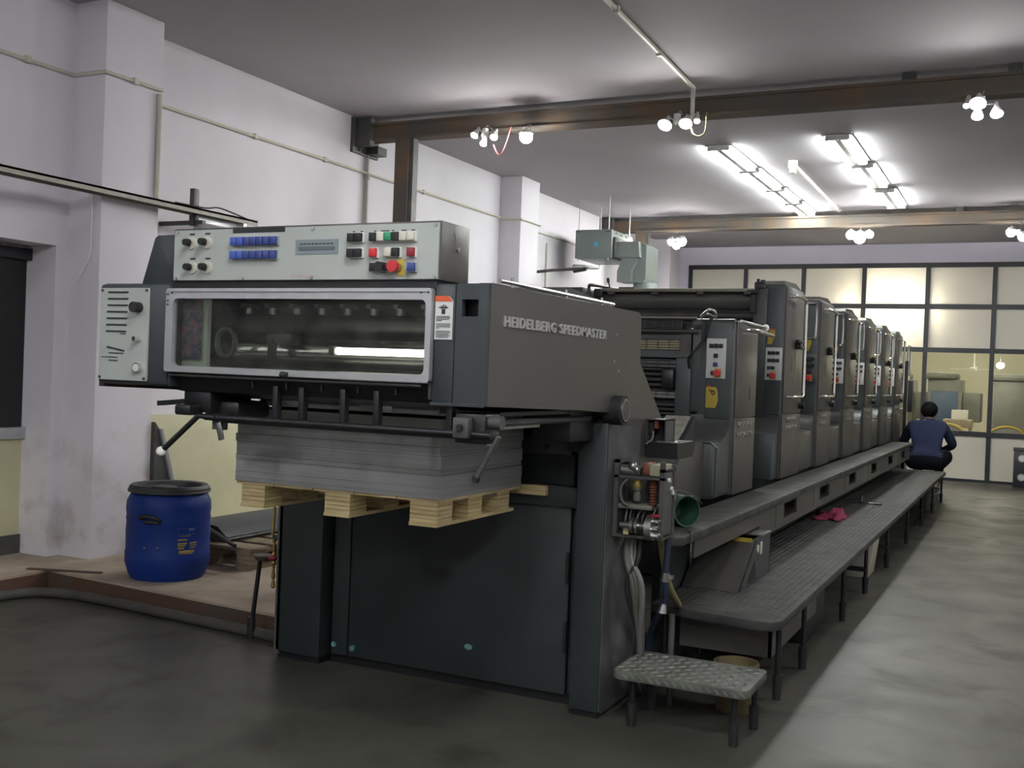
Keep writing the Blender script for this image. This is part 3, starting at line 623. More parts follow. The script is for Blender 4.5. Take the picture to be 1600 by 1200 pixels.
# console
C = box('control_console', GREYS, D, -3.055, -1.842, 3.185, 3.388, 1.812, 2.018, .004)
plp = box('console_plate', PLATE, C, -3.045, -1.85, 3.178, 3.187, 1.816, 2.010)
MB().prism([(-3.245, 1.80), (-3.05, 1.80), (-3.05, 2.0), (-3.165, 2.0), (-3.18, 1.99)], 'y', 3.21, 3.36, .004).build('console_end_cover', GREYC, D)
box('cut_out', DARKIN, plp, -2.753, -2.508, 3.176, 3.18, 1.994, 2.012)
for x in (-3.03, -2.38, -1.862):
    for z in (1.822, 2.003): cyl('screw', STEEL, plp, (x, 3.173, z), (x, 3.179, z), .007, 10)
cyl('screw', STEEL, plp, (-2.70, 3.173, 1.822), (-2.70, 3.179, 1.822), .007, 10)
for x, z in ((-2.955, 1.960), (-2.877, 1.961), (-2.948, 1.865), (-2.872, 1.865)):
    d = cyl('knob_dial', IVORY, plp, (x, 3.170, z), (x, 3.179, z), .0235, 20); MB().cyl((x-.003, 3.138, z), (x-.003, 3.161, z), .013, .015, 14).build('knob', BLACKR, d)
    box('dial_mark', INK, plp, x-.012, x+.012, 3.176, 3.179, z+.031, z+.037)
def keyrow(x0, z, cols, n_extra=True, w=.030, h=.030, pitch=.0312):
    for k, m in enumerate(cols):
        if m is None: continue
        x = x0+pitch*k; b = MB().box(x-w/2+.001, x+w/2-.001, 3.155, 3.179, z-h/2, z+h/2, .002).build('push_button', m, plp)
        box('bezel', WHITE if m not in (BLUEB, BLUED) else ALU, b, x-w/2, x+w/2+.002, 3.168, 3.178, z-h/2-.003, z+h/2+.003)
for z in (1.961, 1.909): keyrow(-2.735, z, [BLUEB, BLUEB, BLUED, BLUED, BLUED, BLUED, BLUED])
for z in (1.964, 1.909): keyrow(-2.202, z, [BLACKR, BLACKR])
keyrow(-2.109, 1.964, [BLACKR, IVORY, GREEN, BLACKR, IVORY, IVORY])
keyrow(-2.107, 1.909, [RED, None, IVORY, BLACKR, None, REDD])
keyrow(-2.103, 1.857, [BLACKR, None, BLACKR, None, None, BLUED])
box('yellow_mark', YELLOW, plp, -2.012, -1.984, 3.176, 3.179, 1.826, 1.886)
e = cyl('emergency_stop', RED, plp, (-2.006, 3.128, 1.857), (-2.006, 3.146, 1.857), .021, 20); cyl('collar', STEEL, e, (-2.006, 3.146, 1.857), (-2.006, 3.178, 1.857), .014, 14)
e = cyl('key_switch', BLACKR, plp, (-2.070, 3.140, 1.857), (-2.070, 3.178, 1.857), .018, 18)
dp = box('display', LCD, plp, -2.456, -2.266, 3.176, 3.179, 1.908, 1.962); box('readout', LCDD, dp, -2.44, -2.28, 3.174, 3.177, 1.923, 1.936)
for k in range(9): box('caption', INK, dp, -2.435+.017*k, -2.424+.017*k, 3.1745, 3.177, 1.944, 1.948)
for x0, x1 in ((-2.205, -2.195), (-2.172, -2.162), (-2.115, -2.105), (-2.085, -2.05), (-2.04, -2.03), (-2.0, -1.98), (-1.96, -1.945)): box('caption', INK, plp, x0, x1, 3.1765, 3.179, 1.984, 1.988)
for k in range(5): MB().box(-2.47+.022*k, -2.456+.022*k, 3.1765, 3.179, 1.826, 1.833, rot=Matrix.Rotation(.3*(k % 3-1), 3, 'Y')).build('marker_scribble', PINKINK, plp)
cyl('lock', STEEL, C, (-1.843, 3.30, 1.93), (-1.836, 3.30, 1.93), .009, 12); tube('scratch', STEELD, C, [(-1.841, 3.27, 1.985), (-1.841, 3.285, 1.96), (-1.841, 3.28, 1.94)], .0015, 4)
# top rails
tube('top_rail', STEEL, D, [(-1.72, 3.40, 1.83), (-1.72, 4.55, 1.83)], .008, 8); box('top_rail', GREY, D, -1.80, -1.74, 3.39, 4.5, 1.80, 1.822, .003)
for y in (3.5, 4.0, 4.4): cyl('stud', STEEL, D, (-1.72, y, 1.797), (-1.72, y, 1.85), .006, 8)
MB().prism([(4.05, 1.80), (4.1, 1.87), (4.62, 1.83), (4.7, 1.80)], 'x', -2.0, -1.75).build('top_flap', GREY, D)
# lettering
me = text_mesh('HEIDELBERG SPEEDMASTER', .985, .038, .006, LETTER, .012)
for lm in islands(me): inst('letter', lm, (XR+.0005, 3.30, 1.662), D, ROT_SIDE)
for y, z in ((4.42, 1.69), (4.40, 1.57), (4.46, 1.53)): MB().ball((XR, y, z), .007, (.15, 1, .8), 8, 6).build('paint_chip', STEEL, D)
# under the housing
MB().prism([(3.19, 1.455), (3.30, 1.455), (3.40, 1.36), (3.24, 1.385)], 'x', -3.06, -1.86).build('lower_trough', BLACK, D)
tube('trough_bead', STEELD, D, [(-3.05, 3.178, 1.445), (-1.90, 3.178, 1.445)], .005, 6)
box('trough_back', BLACK, D, -3.06, -1.7, 3.40, 4.35, 1.36, 1.40)
cyl('guard_rail', BLACK, D, (-2.88, 3.20, 1.288), (-1.63, 3.20, 1.288), .013, 12); box('guard_flat', BLACK, D, -2.80, -1.66, 3.215, 3.23, 1.268, 1.292)
for x in (-2.55, -2.43, -2.245, -2.10, -1.80): box('hanger', BLACK, D, x-.012, x+.012, 3.205, 3.235, 1.27, 1.42, .003)
for x in (-2.66, -2.5, -2.34, -2.18, -2.02): cyl('stud', BLACK, D, (x, 3.21, 1.41), (x, 3.21, 1.44), .006, 8)
cyl('cross_tube', ALU, D, (-2.85, 3.50, 1.345), (-1.95, 3.50, 1.345), .014, 12)
for x0, x1 in ((-2.78, -2.6), (-2.35, -2.2), (-2.0, -1.9)): box('jogger_block', STEEL, D, x0, x1, 3.47, 3.53, 1.335, 1.37, .004)
MB().box(-3.04, -2.90, 3.25, 3.5, 1.30, 1.39, .01).box(-2.98, -2.80, 3.3, 3.5, 1.28, 1.35, .02).box(-3.02, -2.94, 3.18, 3.26, 1.29, 1.33, .008).box(-3.12, -2.98, 3.19, 3.22, 1.327, 1.346, rot=Matrix.Rotation(-.1, 3, 'Y')).build('jogger_motor', BLACK, D)
for x in (-2.86, -2.82): box('bracket', STEELD, D, x, x+.02, 3.22, 3.24, 1.24, 1.30)
MB().box(-2.828, -2.80, 3.21, 3.214, 1.20, 1.27, .001, rot=Matrix.Rotation(-.3, 3, 'Y')).build('tongue', STEEL, D)
lv = tube('lever', BLACK, D, [(-2.82, 3.19, 1.288), (-2.905, 3.19, 1.29), (-3.055, 3.167, 1.152)], .011, 10); MB().ball((-3.065, 3.165, 1.143), .020).build('ball_grip', WHITE, lv)
lv = tube('lever', STEELD, D, [(-1.60, 3.20, 1.285), (-1.625, 3.20, 1.245), (-1.68, 3.20, 1.145)], .009, 10); cyl('ball_grip', BLACKR, lv, (-1.68, 3.20, 1.145), (-1.685, 3.20, 1.13), .014)
sb = box('sensor_box', STEELD, D, -1.765, -1.705, 3.17, 3.21, 1.275, 1.345, .004); cyl('screw', BLACK, sb, (-1.735, 3.16, 1.31), (-1.735, 3.172, 1.31), .012)
MB().box(-1.78, -1.66, 3.21, 3.33, 1.255, 1.36, .01).box(-1.70, -1.63, 3.20, 3.26, 1.27, 1.30, .005).build('bearing_block', BLACK, D)
MB().cyl((-1.67, 3.25, 1.33), (-1.615, 3.25, 1.33), .024).build('knurled_knob', STEELD, D)
MB().box(-1.95, -1.70, 3.4, 4.38, 1.345, 1.39).box(-1.90, -1.72, 4.1, 4.4, 1.22, 1.36, .01).build('drive_housing', BLACK, D)
cyl('shift_rod', STEELD, D, (-1.72, 3.45, 1.32), (-1.72, 4.30, 1.32), .014, 10); cyl('shift_rod', STEEL, D, (-1.80, 3.45, 1.36), (-1.80, 3.75, 1.36), .012, 10)
MB().box(-1.80, -1.77, 3.5, 3.9, 1.29, 1.30).box(-1.80, -1.77, 3.5, 3.53, 1.23, 1.30).build('bracket', STEEL, D)
hw = cyl('hand_wheel', BLACKR, D, (-1.68, 4.42, 1.358), (-1.600, 4.42, 1.358), .066, 28); cyl('boss', BLACK, D, (-1.85, 4.42, 1.358), (-1.68, 4.42, 1.358), .05, 18); MB().cyl((-1.600, 4.42, 1.358), (-1.594, 4.42, 1.358), .044, n=28).build('wheel_plate', STEELD, hw); MB().lathe([(.044, 0), (.05, 0), (.05, .008), (.044, .008), (.044, 0)], (-1.601, 4.42, 1.358), 28, 'x').build('wheel_rim', STEEL, hw)
tag(box('wood_wedge', PWOOD, None, -2.14, -1.95, 4.385, 4.42, .955, 1.0, .004), 'piece of wood lying behind the paper pile on the press frame', 'wood block')

# paper pile and its pallet
PP = thing('paper_pile', (-2.555, 3.97, .995), 'tall pile of grey board sheets in the press delivery', 'paper pile')
zz = .998
for k, (h, dx, dy) in enumerate(((.045, 0, 0), (.05, .003, -.002), (.02, -.004, .003), (.055, .002, .0), (.035, -.002, -.003), (.06, .003, .002), (.05, 0, 0))):
    box('ream', PAPER, PP, -3.06+dx, -2.05+dx, 3.60+dy, 4.335+dy, zz, zz+h-.0012); zz += h
PL = thing('pile_pallet', (-2.55, 3.95, .88), 'plywood pallet carrying the grey paper pile', 'pallet')
for k in range(5): box('top_board', PWOOD, PL, -3.06+.2025*k, -3.06+.2025*(k+1)-.004, 3.61, 4.33, .986, .9975)
for i, x in enumerate((-3.035, -2.60, -2.19)):
    for j, y in enumerate((3.615, 3.87, 4.13)):
        for q in range(5): box('block_layer', PWOOD, PL, x, x+.125, y, y+.12, .902+.0168*q, .917+.0168*q)
    box('runner', PWOOD, PL, x, x+.125, 3.61, 4.30, .888, .902)
    box('stringer', DARKIN if False else POLD, PL, x+.01, x+.115, 3.74, 4.25, .97, .986)

# ================================================================ low tower before the printing units
U = thing('transfer_tower', (-2.55, 6.5, 0), 'lower dark grey press tower nearest the delivery, with white button plate', 'printing press')
box('tower_shell', GREY, U, -1.88, XR-.003, 6.5, 7.07, .80, 1.86, .012)
box('side_cover', GREYS, U, XR-.004, XR+.008, 6.53, 7.06, 1.28, 1.87, .004); box('side_cover', GREYS, U, XR-.004, XR+.008, 6.53, 7.06, .80, 1.27, .004)
box('front_cover', GREYD, U, -1.83, -1.665, 6.485, 6.51, 1.27, 1.86, .006)
MB().cyl((-1.92, 6.52, 1.855), (-1.66, 6.52, 1.855), .035).box(-1.92, -1.66, 6.52, 7.06, 1.85, 1.885, .008).build('top_cover', GREY, U)
MB().box(-1.95, -1.85, 6.50, 6.60, 1.30, 1.83, .02).build('inner_cheek', GREYD, U)
cyl('cheek_knob', CHROME, U, (-1.945, 6.49, 1.37), (-1.945, 6.52, 1.37), .018)
tube('lever', STEEL, U, [(XR, 6.62, 1.882), (XR+.03, 7.15, 1.872)], .010, 8)
MB().ball((XR+.03, 7.17, 1.871), .024).build('lever_ball', WHITE, U)
tube('hand_rail', CHROME, U, [(XR, 6.55, 1.825), (XR+.06, 6.62, 1.825), (XR+.085, 6.80, 1.825), (XR+.06, 7.25, 1.822)], .014, 10, 6)
box('slot', BLACK, U, XR+.006, XR+.010, 6.87, 6.89, 1.39, 1.47)
def button_plate(parent, y, x0, x1, z0, z1, m, rows, name='button_plate'):
    p = MB().box(x0, x1, y-.014, y, z0, z1, .002).build(name, m, parent)
    cx = (x0+x1)/2
    for dz, cols in rows:
        n = len(cols)
        for k, c in enumerate(cols):
            if c is None: continue
            x = cx+(k-(n-1)/2)*.03; z = z1-dz
            if c == 'E':
                box('yellow_mark', YELLOW, p, x-.02, x+.02, y-.016, y-.013, z-.028, z+.028); cyl('emergency_stop', RED, p, (x, y-.05, z), (x, y-.014, z), .021, 14)
            elif c == 'K': cyl('key_switch', BLACKR, p, (x, y-.035, z), (x, y-.014, z), .014, 12)
            else: box('push_button', c, p, x-.012, x+.012, y-.03, y-.013, z-.012, z+.012, .002)
    return p
button_plate(U, 6.485, -1.822, -1.70, 1.518, 1.765, PLATEW, [(.045, [BLACKR, 'K', BLACKR]), (.105, [BLACKR]), (.16, [BLUED]), (.213, [BLACKR, 'E'])])
stk = MB().prism([(-1.818, 1.335), (-1.818, 1.465), (-1.755, 1.465), (-1.745, 1.44), (-1.74, 1.38), (-1.755, 1.335)], 'y', 6.478, 6.486).build('yellow_sticker', YELLOW, U)
MB().box(-1.81, -1.79, 6.476, 6.48, 1.466, 1.476).build('red_tab', RED, stk); MB().ring(rrect(-1.785, -1.76, 1.415, 1.445, .012, 3), rrect(-1.778, -1.767, 1.422, 1.438, .005, 3), 'y', 6.475, 6.479).build('symbol', INK, stk)
box('symbol', INK, stk, -1.80, -1.78, 6.475, 6.479, 1.438, 1.446)
L1 = text_mesh('HEIDELBERG', .36, .036, .005, LETTERD, .018); L2 = text_mesh('SPEEDMASTER', .43, .036, .005, LETTERD, .018)
for L_, yy_, zz_ in ((L1, 6.60, 1.216), (L2, 6.57, 1.150)): inst('lettering', L_, (XR+.0085, yy_, zz_), U, ROT_SIDE)['kind'] = 'stuff'
# swooping cover and cowl in front of the tower
def swoop(y0, y1, z0, z1, x0, x1, name, parent, m, n=8):
    poly = [(y1, z0), (y1, z1)]
    for k in range(n+1):
        a = math.pi/2*k/n; poly.append((y1-.02-(y1-.02-y0)*math.sin(a)*1.0 if False else y1-(y1-y0)*(1-math.cos(a)), z1-(z1-z0)*math.sin(a)))
    return MB().prism(poly, 'x', x0, x1).build(name, m, parent)
swoop(6.16, 6.5, 1.13, 1.29, -1.99, XR-.012, 'swoop_cover', U, GREY)
box('lower_cowl', GREY, U, -2.0, XR-.012, 6.14, 6.52, .80, 1.145, .025)
tube('cover_edge', GREYD, U, [(-1.80, 6.135, 1.14), (-1.68, 6.135, 1.14), (-1.645, 6.14, 1.11), (-1.645, 6.14, .82)], .007, 8)
MB().prism([(5.45, .80), (6.14, .80), (6.14, 1.14), (5.98, 1.15), (5.70, 1.10), (5.60, 1.02)], 'x', -2.2, -1.72, .012).build('lower_cowl', GREYS, U)
dw = MB().prism([(4.86, 1.125), (4.86, 1.20), (5.16, 1.20), (5.12, 1.125)], 'x', -1.645, -1.49).build('delivery_drawer', BLACK, U)
box('drawer_lip', STEEL, dw, -1.59, -1.49, 4.85, 4.90, 1.20, 1.207)
MB().prism([(5.78, 1.16), (6.08, 1.29), (6.08, 1.27), (5.80, 1.14)], 'x', -1.94, -1.79).build('tread_plate', TREADM, U)
MB().prism([(5.80, 1.12), (6.08, 1.29), (6.08, 1.12)], 'x', -1.79, -1.765).build('tread_cheek', BLACK, U)
jb = MB().box(-1.648, -1.55, 4.99, 5.0, 1.20, 1.31).box(-1.648, -1.643, 4.86, 5.0, 1.20, 1.31).box(-1.555, -1.55, 4.86, 5.0, 1.20, 1.31).box(-1.648, -1.55, 4.86, 5.0, 1.305, 1.31).box(-1.648, -1.55, 4.86, 5.0, 1.20, 1.205).build('junction_case', STEELD, U)
box('relay', COPPER, jb, -1.615, -1.595, 4.88, 4.95, 1.265, 1.30); box('relay', BLACK, jb, -1.638, -1.62, 4.88, 4.95, 1.24, 1.29); tube('lead', HOSEG, jb, [(-1.62, 4.88, 1.25), (-1.615, 4.86, 1.215), (-1.64, 4.84, 1.19)], .005, 6, 5)
# cable over the tower front
tube('black_cable', BLACKR, U, [(-1.80, 6.50, 1.90), (-1.83, 6.47, 1.82), (-1.84, 6.47, 1.76), (-1.90, 6.44, 1.67), (-1.93, 6.46, 1.63), (-1.93, 6.5, 1.55)], .009, 8, 6)
box('cable_strap', BLACKR, U, -1.862, -1.835, 6.475, 6.49, 1.75, 1.88)
tube('cable_knot', STEEL, U, [(-1.88, 6.52, 1.90), (-1.85, 6.50, 1.925), (-1.82, 6.50, 1.945), (-1.79, 6.52, 1.93), (-1.80, 6.55, 1.90), (-1.84, 6.52, 1.92)], .009, 6, 6)
# cross guards between the towers (drive side to operator side)
box('drive_side_wall', GREYD, U, XL, XL+.25, 6.4, 7.07, .8, 1.86, .02)
XG0, XG1 = XL+.25, -1.92
cyl('cross_rail', CHROME, U, (XG0, 6.50, 1.885), (XG1+.02, 6.50, 1.885), .014, 10); cyl('cross_rail', CHROME, U, (XG0, 6.48, 1.805), (XG1+.04, 6.48, 1.805), .012, 10)
cyl('cross_rail', CHROME, U, (XG0, 6.47, 1.22), (-1.97, 6.47, 1.22), .012, 10)
def grid(z0, z1, nx, nz, back, name, y=6.50):
    g_ = box(name, back, U, XG0, XG1-.08, y+.02, y+.03, z0, z1); b = MB()
    for k in range(nz+1): z = z0+(z1-z0)*k/nz; b.box(XG0, XG1-.08, y, y+.006, z-.0025, z+.0025)
    for k in range(nx+1): x = XG0+(XG1-.08-XG0)*k/nx; b.box(x-.002, x+.002, y+.004, y+.01, z0, z1)
    b.build('wire_grid', STEELD, g_)
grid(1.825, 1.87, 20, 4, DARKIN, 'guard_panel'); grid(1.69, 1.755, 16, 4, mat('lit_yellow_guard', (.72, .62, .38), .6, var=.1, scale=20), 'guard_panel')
box('guard_frame', GREY, U, XG0, XG1, 6.51, 6.53, 1.755, 1.80); box('guard_frame', GREYS, U, XG1-.085, XG1, 6.50, 6.53, 1.645, 1.80); box('guard_frame', GREYD, U, XG0, XG1, 6.51, 6.53, 1.64, 1.69)
box('cheek_plate', GREYD, U, XG1-.10, XG1, 6.48, 6.56, 1.23, 1.64, .01)
grid(1.58, 1.625, 16, 2, mat('guard_mesh_grey', (.12, .13, .13), .6), 'guard_panel'); grid(1.385, 1.43, 16, 2, mat('guard_mesh_pale', (.28, .28, .26), .6), 'guard_panel')
for k in range(5): cyl('cross_bar', STEELD, U, (XG0, 6.52, 1.565-.034*k), (XG1-.10, 6.52, 1.565-.034*k), .008, 8)
for k in range(4): cyl('cross_bar', STEELD, U, (XG0, 6.52, 1.34-.028*k), (XG1-.08, 6.52, 1.34-.028*k), .007, 8)
box('guard_back', BLACK, U, XG0, XG1, 6.56, 6.60, .8, 1.86); MB().box(-2.10, -2.02, 6.44, 6.50, 1.44, 1.57, .015).build('guard_handle', BLACK, U)
box('bridge_cover', GREY, U, XL+.25, -1.89, 5.2, 6.5, .85, 1.0)

# ================================================================ printing units
Y0, PITCH = 7.90, 1.425
def make_unit():
    t = thing('printing_unit', (-2.55, Y0, 0), 'x', 'printing press', 'tall printing units of the press'); y = Y0
    box('tower_shell', GREY, t, -1.885, XR-.003, y+.012, y+.715, .80, 2.235, .012)
    box('front_cover', GREYD, t, -1.775, -1.66, y, y+.02, 1.27, 2.215, .006); box('inner_cover', GREY, t, -1.885, -1.78, y+.005, y+.03, 1.27, 2.20, .006)
    box('side_cover', GREYS, t, XR-.004, XR+.008, y+.03, y+.70, 1.28, 2.215, .004); box('side_cover', GREYS, t, XR-.004, XR+.008, y+.03, y+.70, .80, 1.27, .004)
    box('low_cover', GREYS, t, -1.9, XR-.002, y+.735, y+1.27, .80, 1.12, .02); box('low_joint', BLACK, t, -1.9, XR-.03, y+.70, y+1.275, .80, 1.10)
    swoop(y-.14, y+.02, 1.13, 1.29, -1.90, XR-.02, 'swoop_cover', t, GREY); box('low_front', GREYD, t, -1.90, XR-.02, y-.14, y+.02, .80, 1.135, .01)
    tp = MB().prism([(y+.02, 2.23), (y+.05, 2.26), (y+.45, 2.275), (y+.66, 2.24), (y+.70, 2.225)], 'x', -1.87, -1.665).build('top_cover', GREYS, t)
    MB().box(-1.88, -1.80, y-.01, y+.10, 2.20, 2.25, .008).box(-1.86, -1.84, y-.02, y+.0, 2.24, 2.27).box(-1.83, -1.80, y-.02, y+.0, 2.235, 2.262).build('top_fittings', STEELD, t)
    xx = XR+.055
    tube('grab_rail', CHROME, t, [(XR, y+.10, 2.15), (XR+.03, y+.10, 2.152), (xx, y+.18, 2.155), (xx, y+.48, 2.157), (xx, y+.53, 2.13), (xx, y+.535, 2.05), (xx, y+.535, 1.48), (xx, y+.52, 1.425), (xx, y+.47, 1.405), (xx, y+.15, 1.405), (XR+.03, y+.10, 1.405), (XR, y+.10, 1.405)], .0125, 10, 2)
    kk = cyl('ink_key', BLACKR, t, (XR, y+.40, 1.80), (XR+.05, y+.40, 1.80), .032, 14)
    MB().box(XR+.03, XR+.055, y+.28, y+.52, 1.815, 1.84, .006).box(XR+.03, XR+.06, y+.34, y+.50, 1.77, 1.795, .006).build('key_lever', BLACK, kk)
    cyl('side_knob', BLACKR, t, (XR, y+.62, 1.335), (XR+.05, y+.62, 1.335), .026, 12); box('slot', BLACK, t, XR+.006, XR+.010, y+.28, y+.298, 1.60, 1.70)
    for L_, yy_, zz_ in ((L1, y+.17, 1.216), (L2, y+.14, 1.150)): inst('lettering', L_, (XR+.0085, yy_, zz_), t, ROT_SIDE)['kind'] = 'stuff'
    s_ = MB().prism([(-1.768, 1.79), (-1.758, 1.895), (-1.712, 1.895), (-1.712, 1.85), (-1.735, 1.79)], 'y', y-.006, y).build('yellow_sticker', YELLOW, t)
    box('red_band', ORANGE, s_, -1.76, -1.712, y-.008, y-.004, 1.897, 1.905)
    # drive side tower, cross beam and rollers
    box('drive_tower', GREYD, t, XL, XL+.27, y, y+.715, .80, 2.19, .02); box('base_frame', BASE, t, XL+.02, XR-.06, y-.15, y+1.275, .02, .80)
    MB().cyl((XL+.27, y+.13, 2.12), (-1.885, y+.13, 2.12), .085, n=24).build('fountain_cover', mat('fountain_grey', (.10, .10, .09), .4, var=.06), t)
    MB().box(XL+.30, -1.87, y-.02, y+.10, 2.175, 2.20, .005).build('fountain_lip', mat('worn_lip', (.24, .23, .18), .5, .1), t)
    for k in range(4): box('lip_lug', STEELD, t, XL+.42+.36*k, XL+.47+.36*k, y-.03, y+.0, 2.155, 2.178)
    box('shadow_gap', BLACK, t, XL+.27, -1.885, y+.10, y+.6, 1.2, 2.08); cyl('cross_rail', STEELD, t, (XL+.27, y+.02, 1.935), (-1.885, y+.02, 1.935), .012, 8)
    box('apron', GREYS, t, XL+.27, -1.885, y+.04, y+.06, 1.5, 1.92)
    for k in range(3): cyl('ink_roller', STEELD, t, (XL+.27, y+.07+.04*k, 2.0-.02*k), (-1.885, y+.07+.04*k, 2.0-.02*k), .03, 12)
    return t
U0 = make_unit()
button_plate(U0, Y0, -1.775, -1.656, 1.525, 1.765, PLATEW, [(.04, [BLACKR, 'K', BLACKR]), (.095, [BLACKR, 'K', BLACKR]), (.15, [BLUED, BLACKR, None]), (.205, [BLACKR, 'E', None])])
# extras only the nearest one shows: open end of the fountain, latch lever, drive side hood
MB().box(-1.90, -1.86, Y0-.02, Y0+.1, 2.02, 2.19).cyl((-1.93, Y0-.01, 2.17), (-1.86, Y0-.01, 2.17), .02).box(-1.87, -1.845, Y0-.025, Y0-.01, 2.165, 2.195).build('fountain_end', BLACK, U0)
MB().box(XL-.0, XL+.24, Y0-.1, Y0+.4, 2.05, 2.205, .012).build('drive_hood', GREYD, U0)
tube('hood_bow', GREY, U0, [(XL+.27, Y0-.05, 2.05), (XL+.27, Y0-.05, 2.20), (XL+.29, Y0-.05, 2.225), (XL+.38, Y0+.05, 2.215), (XL+.47, Y0+.1, 2.195)], .014, 8, 3)
MB().box(XL+.31, XL+.38, Y0-.06, Y0, 2.12, 2.19, .01).cyl((XL+.33, Y0-.06, 2.10), (XL+.38, Y0-.06, 2.10), .025).build('fountain_drive', BLACK, U0)
lv = tube('throw_lever', STEELD, U0, [(XL+.43, Y0+.02, 2.18), (XL+.405, Y0+.02, 2.255)], .006, 6); MB().cyl((XL+.405, Y0+.02, 2.25), (XL+.398, Y0+.02, 2.285), .011).build('grip', BLACKR, lv)
box('tool_tray', BLACK, U0, XL+.50, XL+.63, Y0+.0, Y0+.1, 2.20, 2.212)
U0['label'] = 'nearest of the six tall press towers, white button plate and yellow sticker in front'
words = ('second', 'third', 'fourth', 'fifth', 'last')
PL2 = [(.04, [BLACKR, 'K', BLACKR]), (.095, [BLACKR, BLACKR, BLACKR]), (.15, [REDD, BLACKR, None]), (.205, [REDD, 'E', None])]
skip = {'button_plate', 'fountain_end', 'drive_hood', 'hood_bow', 'fountain_drive', 'throw_lever', 'tool_tray'}
for i in range(1, 6):
    r = U0.copy(); COL.objects.link(r); r.location.y = Y0+PITCH*i
    r['label'] = 'tall dark grey press tower, %s of six counted from the delivery end' % words[i-1]
    for ch in list(U0.children):
        if ch.name.split('.')[0] not in skip: copy_tree(ch, r)
    yy = Y0+PITCH*i; ORG[r.name] = Vector((-2.55, yy, 0))
    button_plate(r, yy, -1.775, -1.656, 1.525, 1.765, PLATEW if i != 1 else GREYD, PL2)
    tube('front_rail', CHROME, r, [(-1.80, yy, 2.19), (-1.80, yy-.05, 2.19), (-1.70, yy-.05, 2.19), (-1.672, yy-.05, 2.165), (-1.672, yy-.05, 1.92), (-1.70, yy-.05, 1.895), (-1.80, yy-.05, 1.895), (-1.80, yy, 1.895)], .011, 8, 2)
    if i in (1, 3):
        pass
# end of press
E_ = thing('feeder_end', (-2.55, 16.5, 0), 'dark feeder end of the press behind the last tower', 'printing press')
box('base', BASE, E_, XL, XR-.05, 16.35, 17.6, 0, 1.0, .02); box('feed_board', GREYD, E_, XL+.2, XR-.1, 16.4, 17.5, 1.0, 1.2, .02)
tube('end_rail', CHROME, E_, [(XR+.02, 16.40, .95), (XR+.02, 16.40, 2.05), (XR+.02, 16.47, 2.12), (XR+.02, 16.68, 2.12), (XR+.02, 16.75, 2.05), (XR+.02, 16.75, 1.70), (XR+.02, 16.62, 1.63), (XR+.02, 16.40, 1.62)], .014, 8)
box('switch_box', BASE, E_, XR+.0, XR+.09, 16.5, 16.6, 1.16, 1.62, .01); box('post', BLACK, E_, XR-.02, XR+.03, 16.38, 16.43, 0, 1.9)

# ================================================================ running board beside the towers
RBD = thing('running_board', (-1.5, 9.8, .79), 'long metal running board at the foot of the press towers', 'ledge')
MB().prism([(-1.64, 4.66), (-1.58, 4.62), (-1.43, 4.62), (-1.385, 4.67), (-1.385, 14.95), (-1.64, 14.95)], 'z', .752, .79, .004).build('tread', DECK, RBD)
fz = MB(); cuts = [7.0, 8.3, 9.75, 11.2, 12.6, 13.9]; y_ = 6.3; fz.box(-1.43, -1.415, 4.95, 6.3, .655, .752)
for c in cuts:
    fz.box(-1.43, -1.415, y_, c, .58, .752).box(-1.43, -1.415, c, c+.42, .58, .63).box(-1.43, -1.415, c, c+.42, .725, .752); y_ = c+.42
fz.box(-1.43, -1.415, y_, 14.9, .58, .752).build('fascia', GREYS, RBD)
box('fascia_back', BLACK, RBD, -1.64, -1.50, 6.3, 14.9, .56, .75)
for c in cuts: box('seam', BLACK, RBD, -1.4155, -1.4135, c-.25, c-.243, .60, .75)
box('press_side', BASE, RBD, -1.70, -1.655, 5.2, 14.95, .02, .75)

# ================================================================ walkway platform
WK = thing('walkway_platform', (-1.3, 10, 0), 'long low tread-plate walkway on thin legs beside the press', 'platform')
MB().prism([(-1.645, 5.02), (-1.10, 4.93), (-1.03, 4.95), (-1.0, 5.02), (-1.0, 15.5), (-1.645, 15.5)], 'z', .355, .40, .008).build('deck', DECK, WK)
def ridges(x0, x1, y0, y1, z, sp=.036, fn=None, big=1.0):
    V, F_ = [], []; nx = int((x1-x0)/sp); ny = int((y1-y0)/sp)
    for i in range(nx):
        for j in range(ny):
            cx, cy = x0+(i+.5)*sp, y0+(j+.5)*sp
            if fn and not fn(cx, cy): continue
            a = .785 if (i+j) % 2 else -.785; c, s = math.cos(a), math.sin(a); k = len(V); L_, W_ = .0145*big, .0042*big*big
            for u, v, h in ((-L_, 0, 0), (0, -W_, 0), (L_, 0, 0), (0, W_, 0), (-L_*.55, 0, .0022*big**3), (L_*.55, 0, .0022*big**3)):
                V.append((cx+u*c-v*s, cy+u*s+v*c, z+h))
            F_ += [(k, k+1, k+5, k+4), (k+1, k+2, k+5), (k+3, k, k+4), (k+2, k+3, k+4, k+5)]
    return MB().mesh(V, F_)
ridges(-1.635, -1.01, 5.06, 15.48, .3995).build('tread_ridges', DECKT, WK, stuff=True)
for y in (5.12, 5.75, 7.07, 8.1, 9.38, 10.96, 12.5, 13.9, 15.3):
    l = cyl('leg', BLACK, WK, (-1.035, y, .06), (-1.035, y, .36), .014, 10); cyl('foot', BLACKR, l, (-1.035, y, 0), (-1.035, y, .12), .019, 10, .023)
    cyl('leg', BLACK, WK, (-1.60, y, .0), (-1.60, y, .36), .014, 8)
MB().box(-1.52, -1.07, 5.12, 5.135, .19, .35).box(-1.085, -1.07, 5.12, 6.3, .19, .35).build('tray', GREYS, WK)
for y in (8.1, 9.38, 12.5): box('brace', BLACK, WK, -1.60, -1.03, y-.02, y+.02, .16, .19)
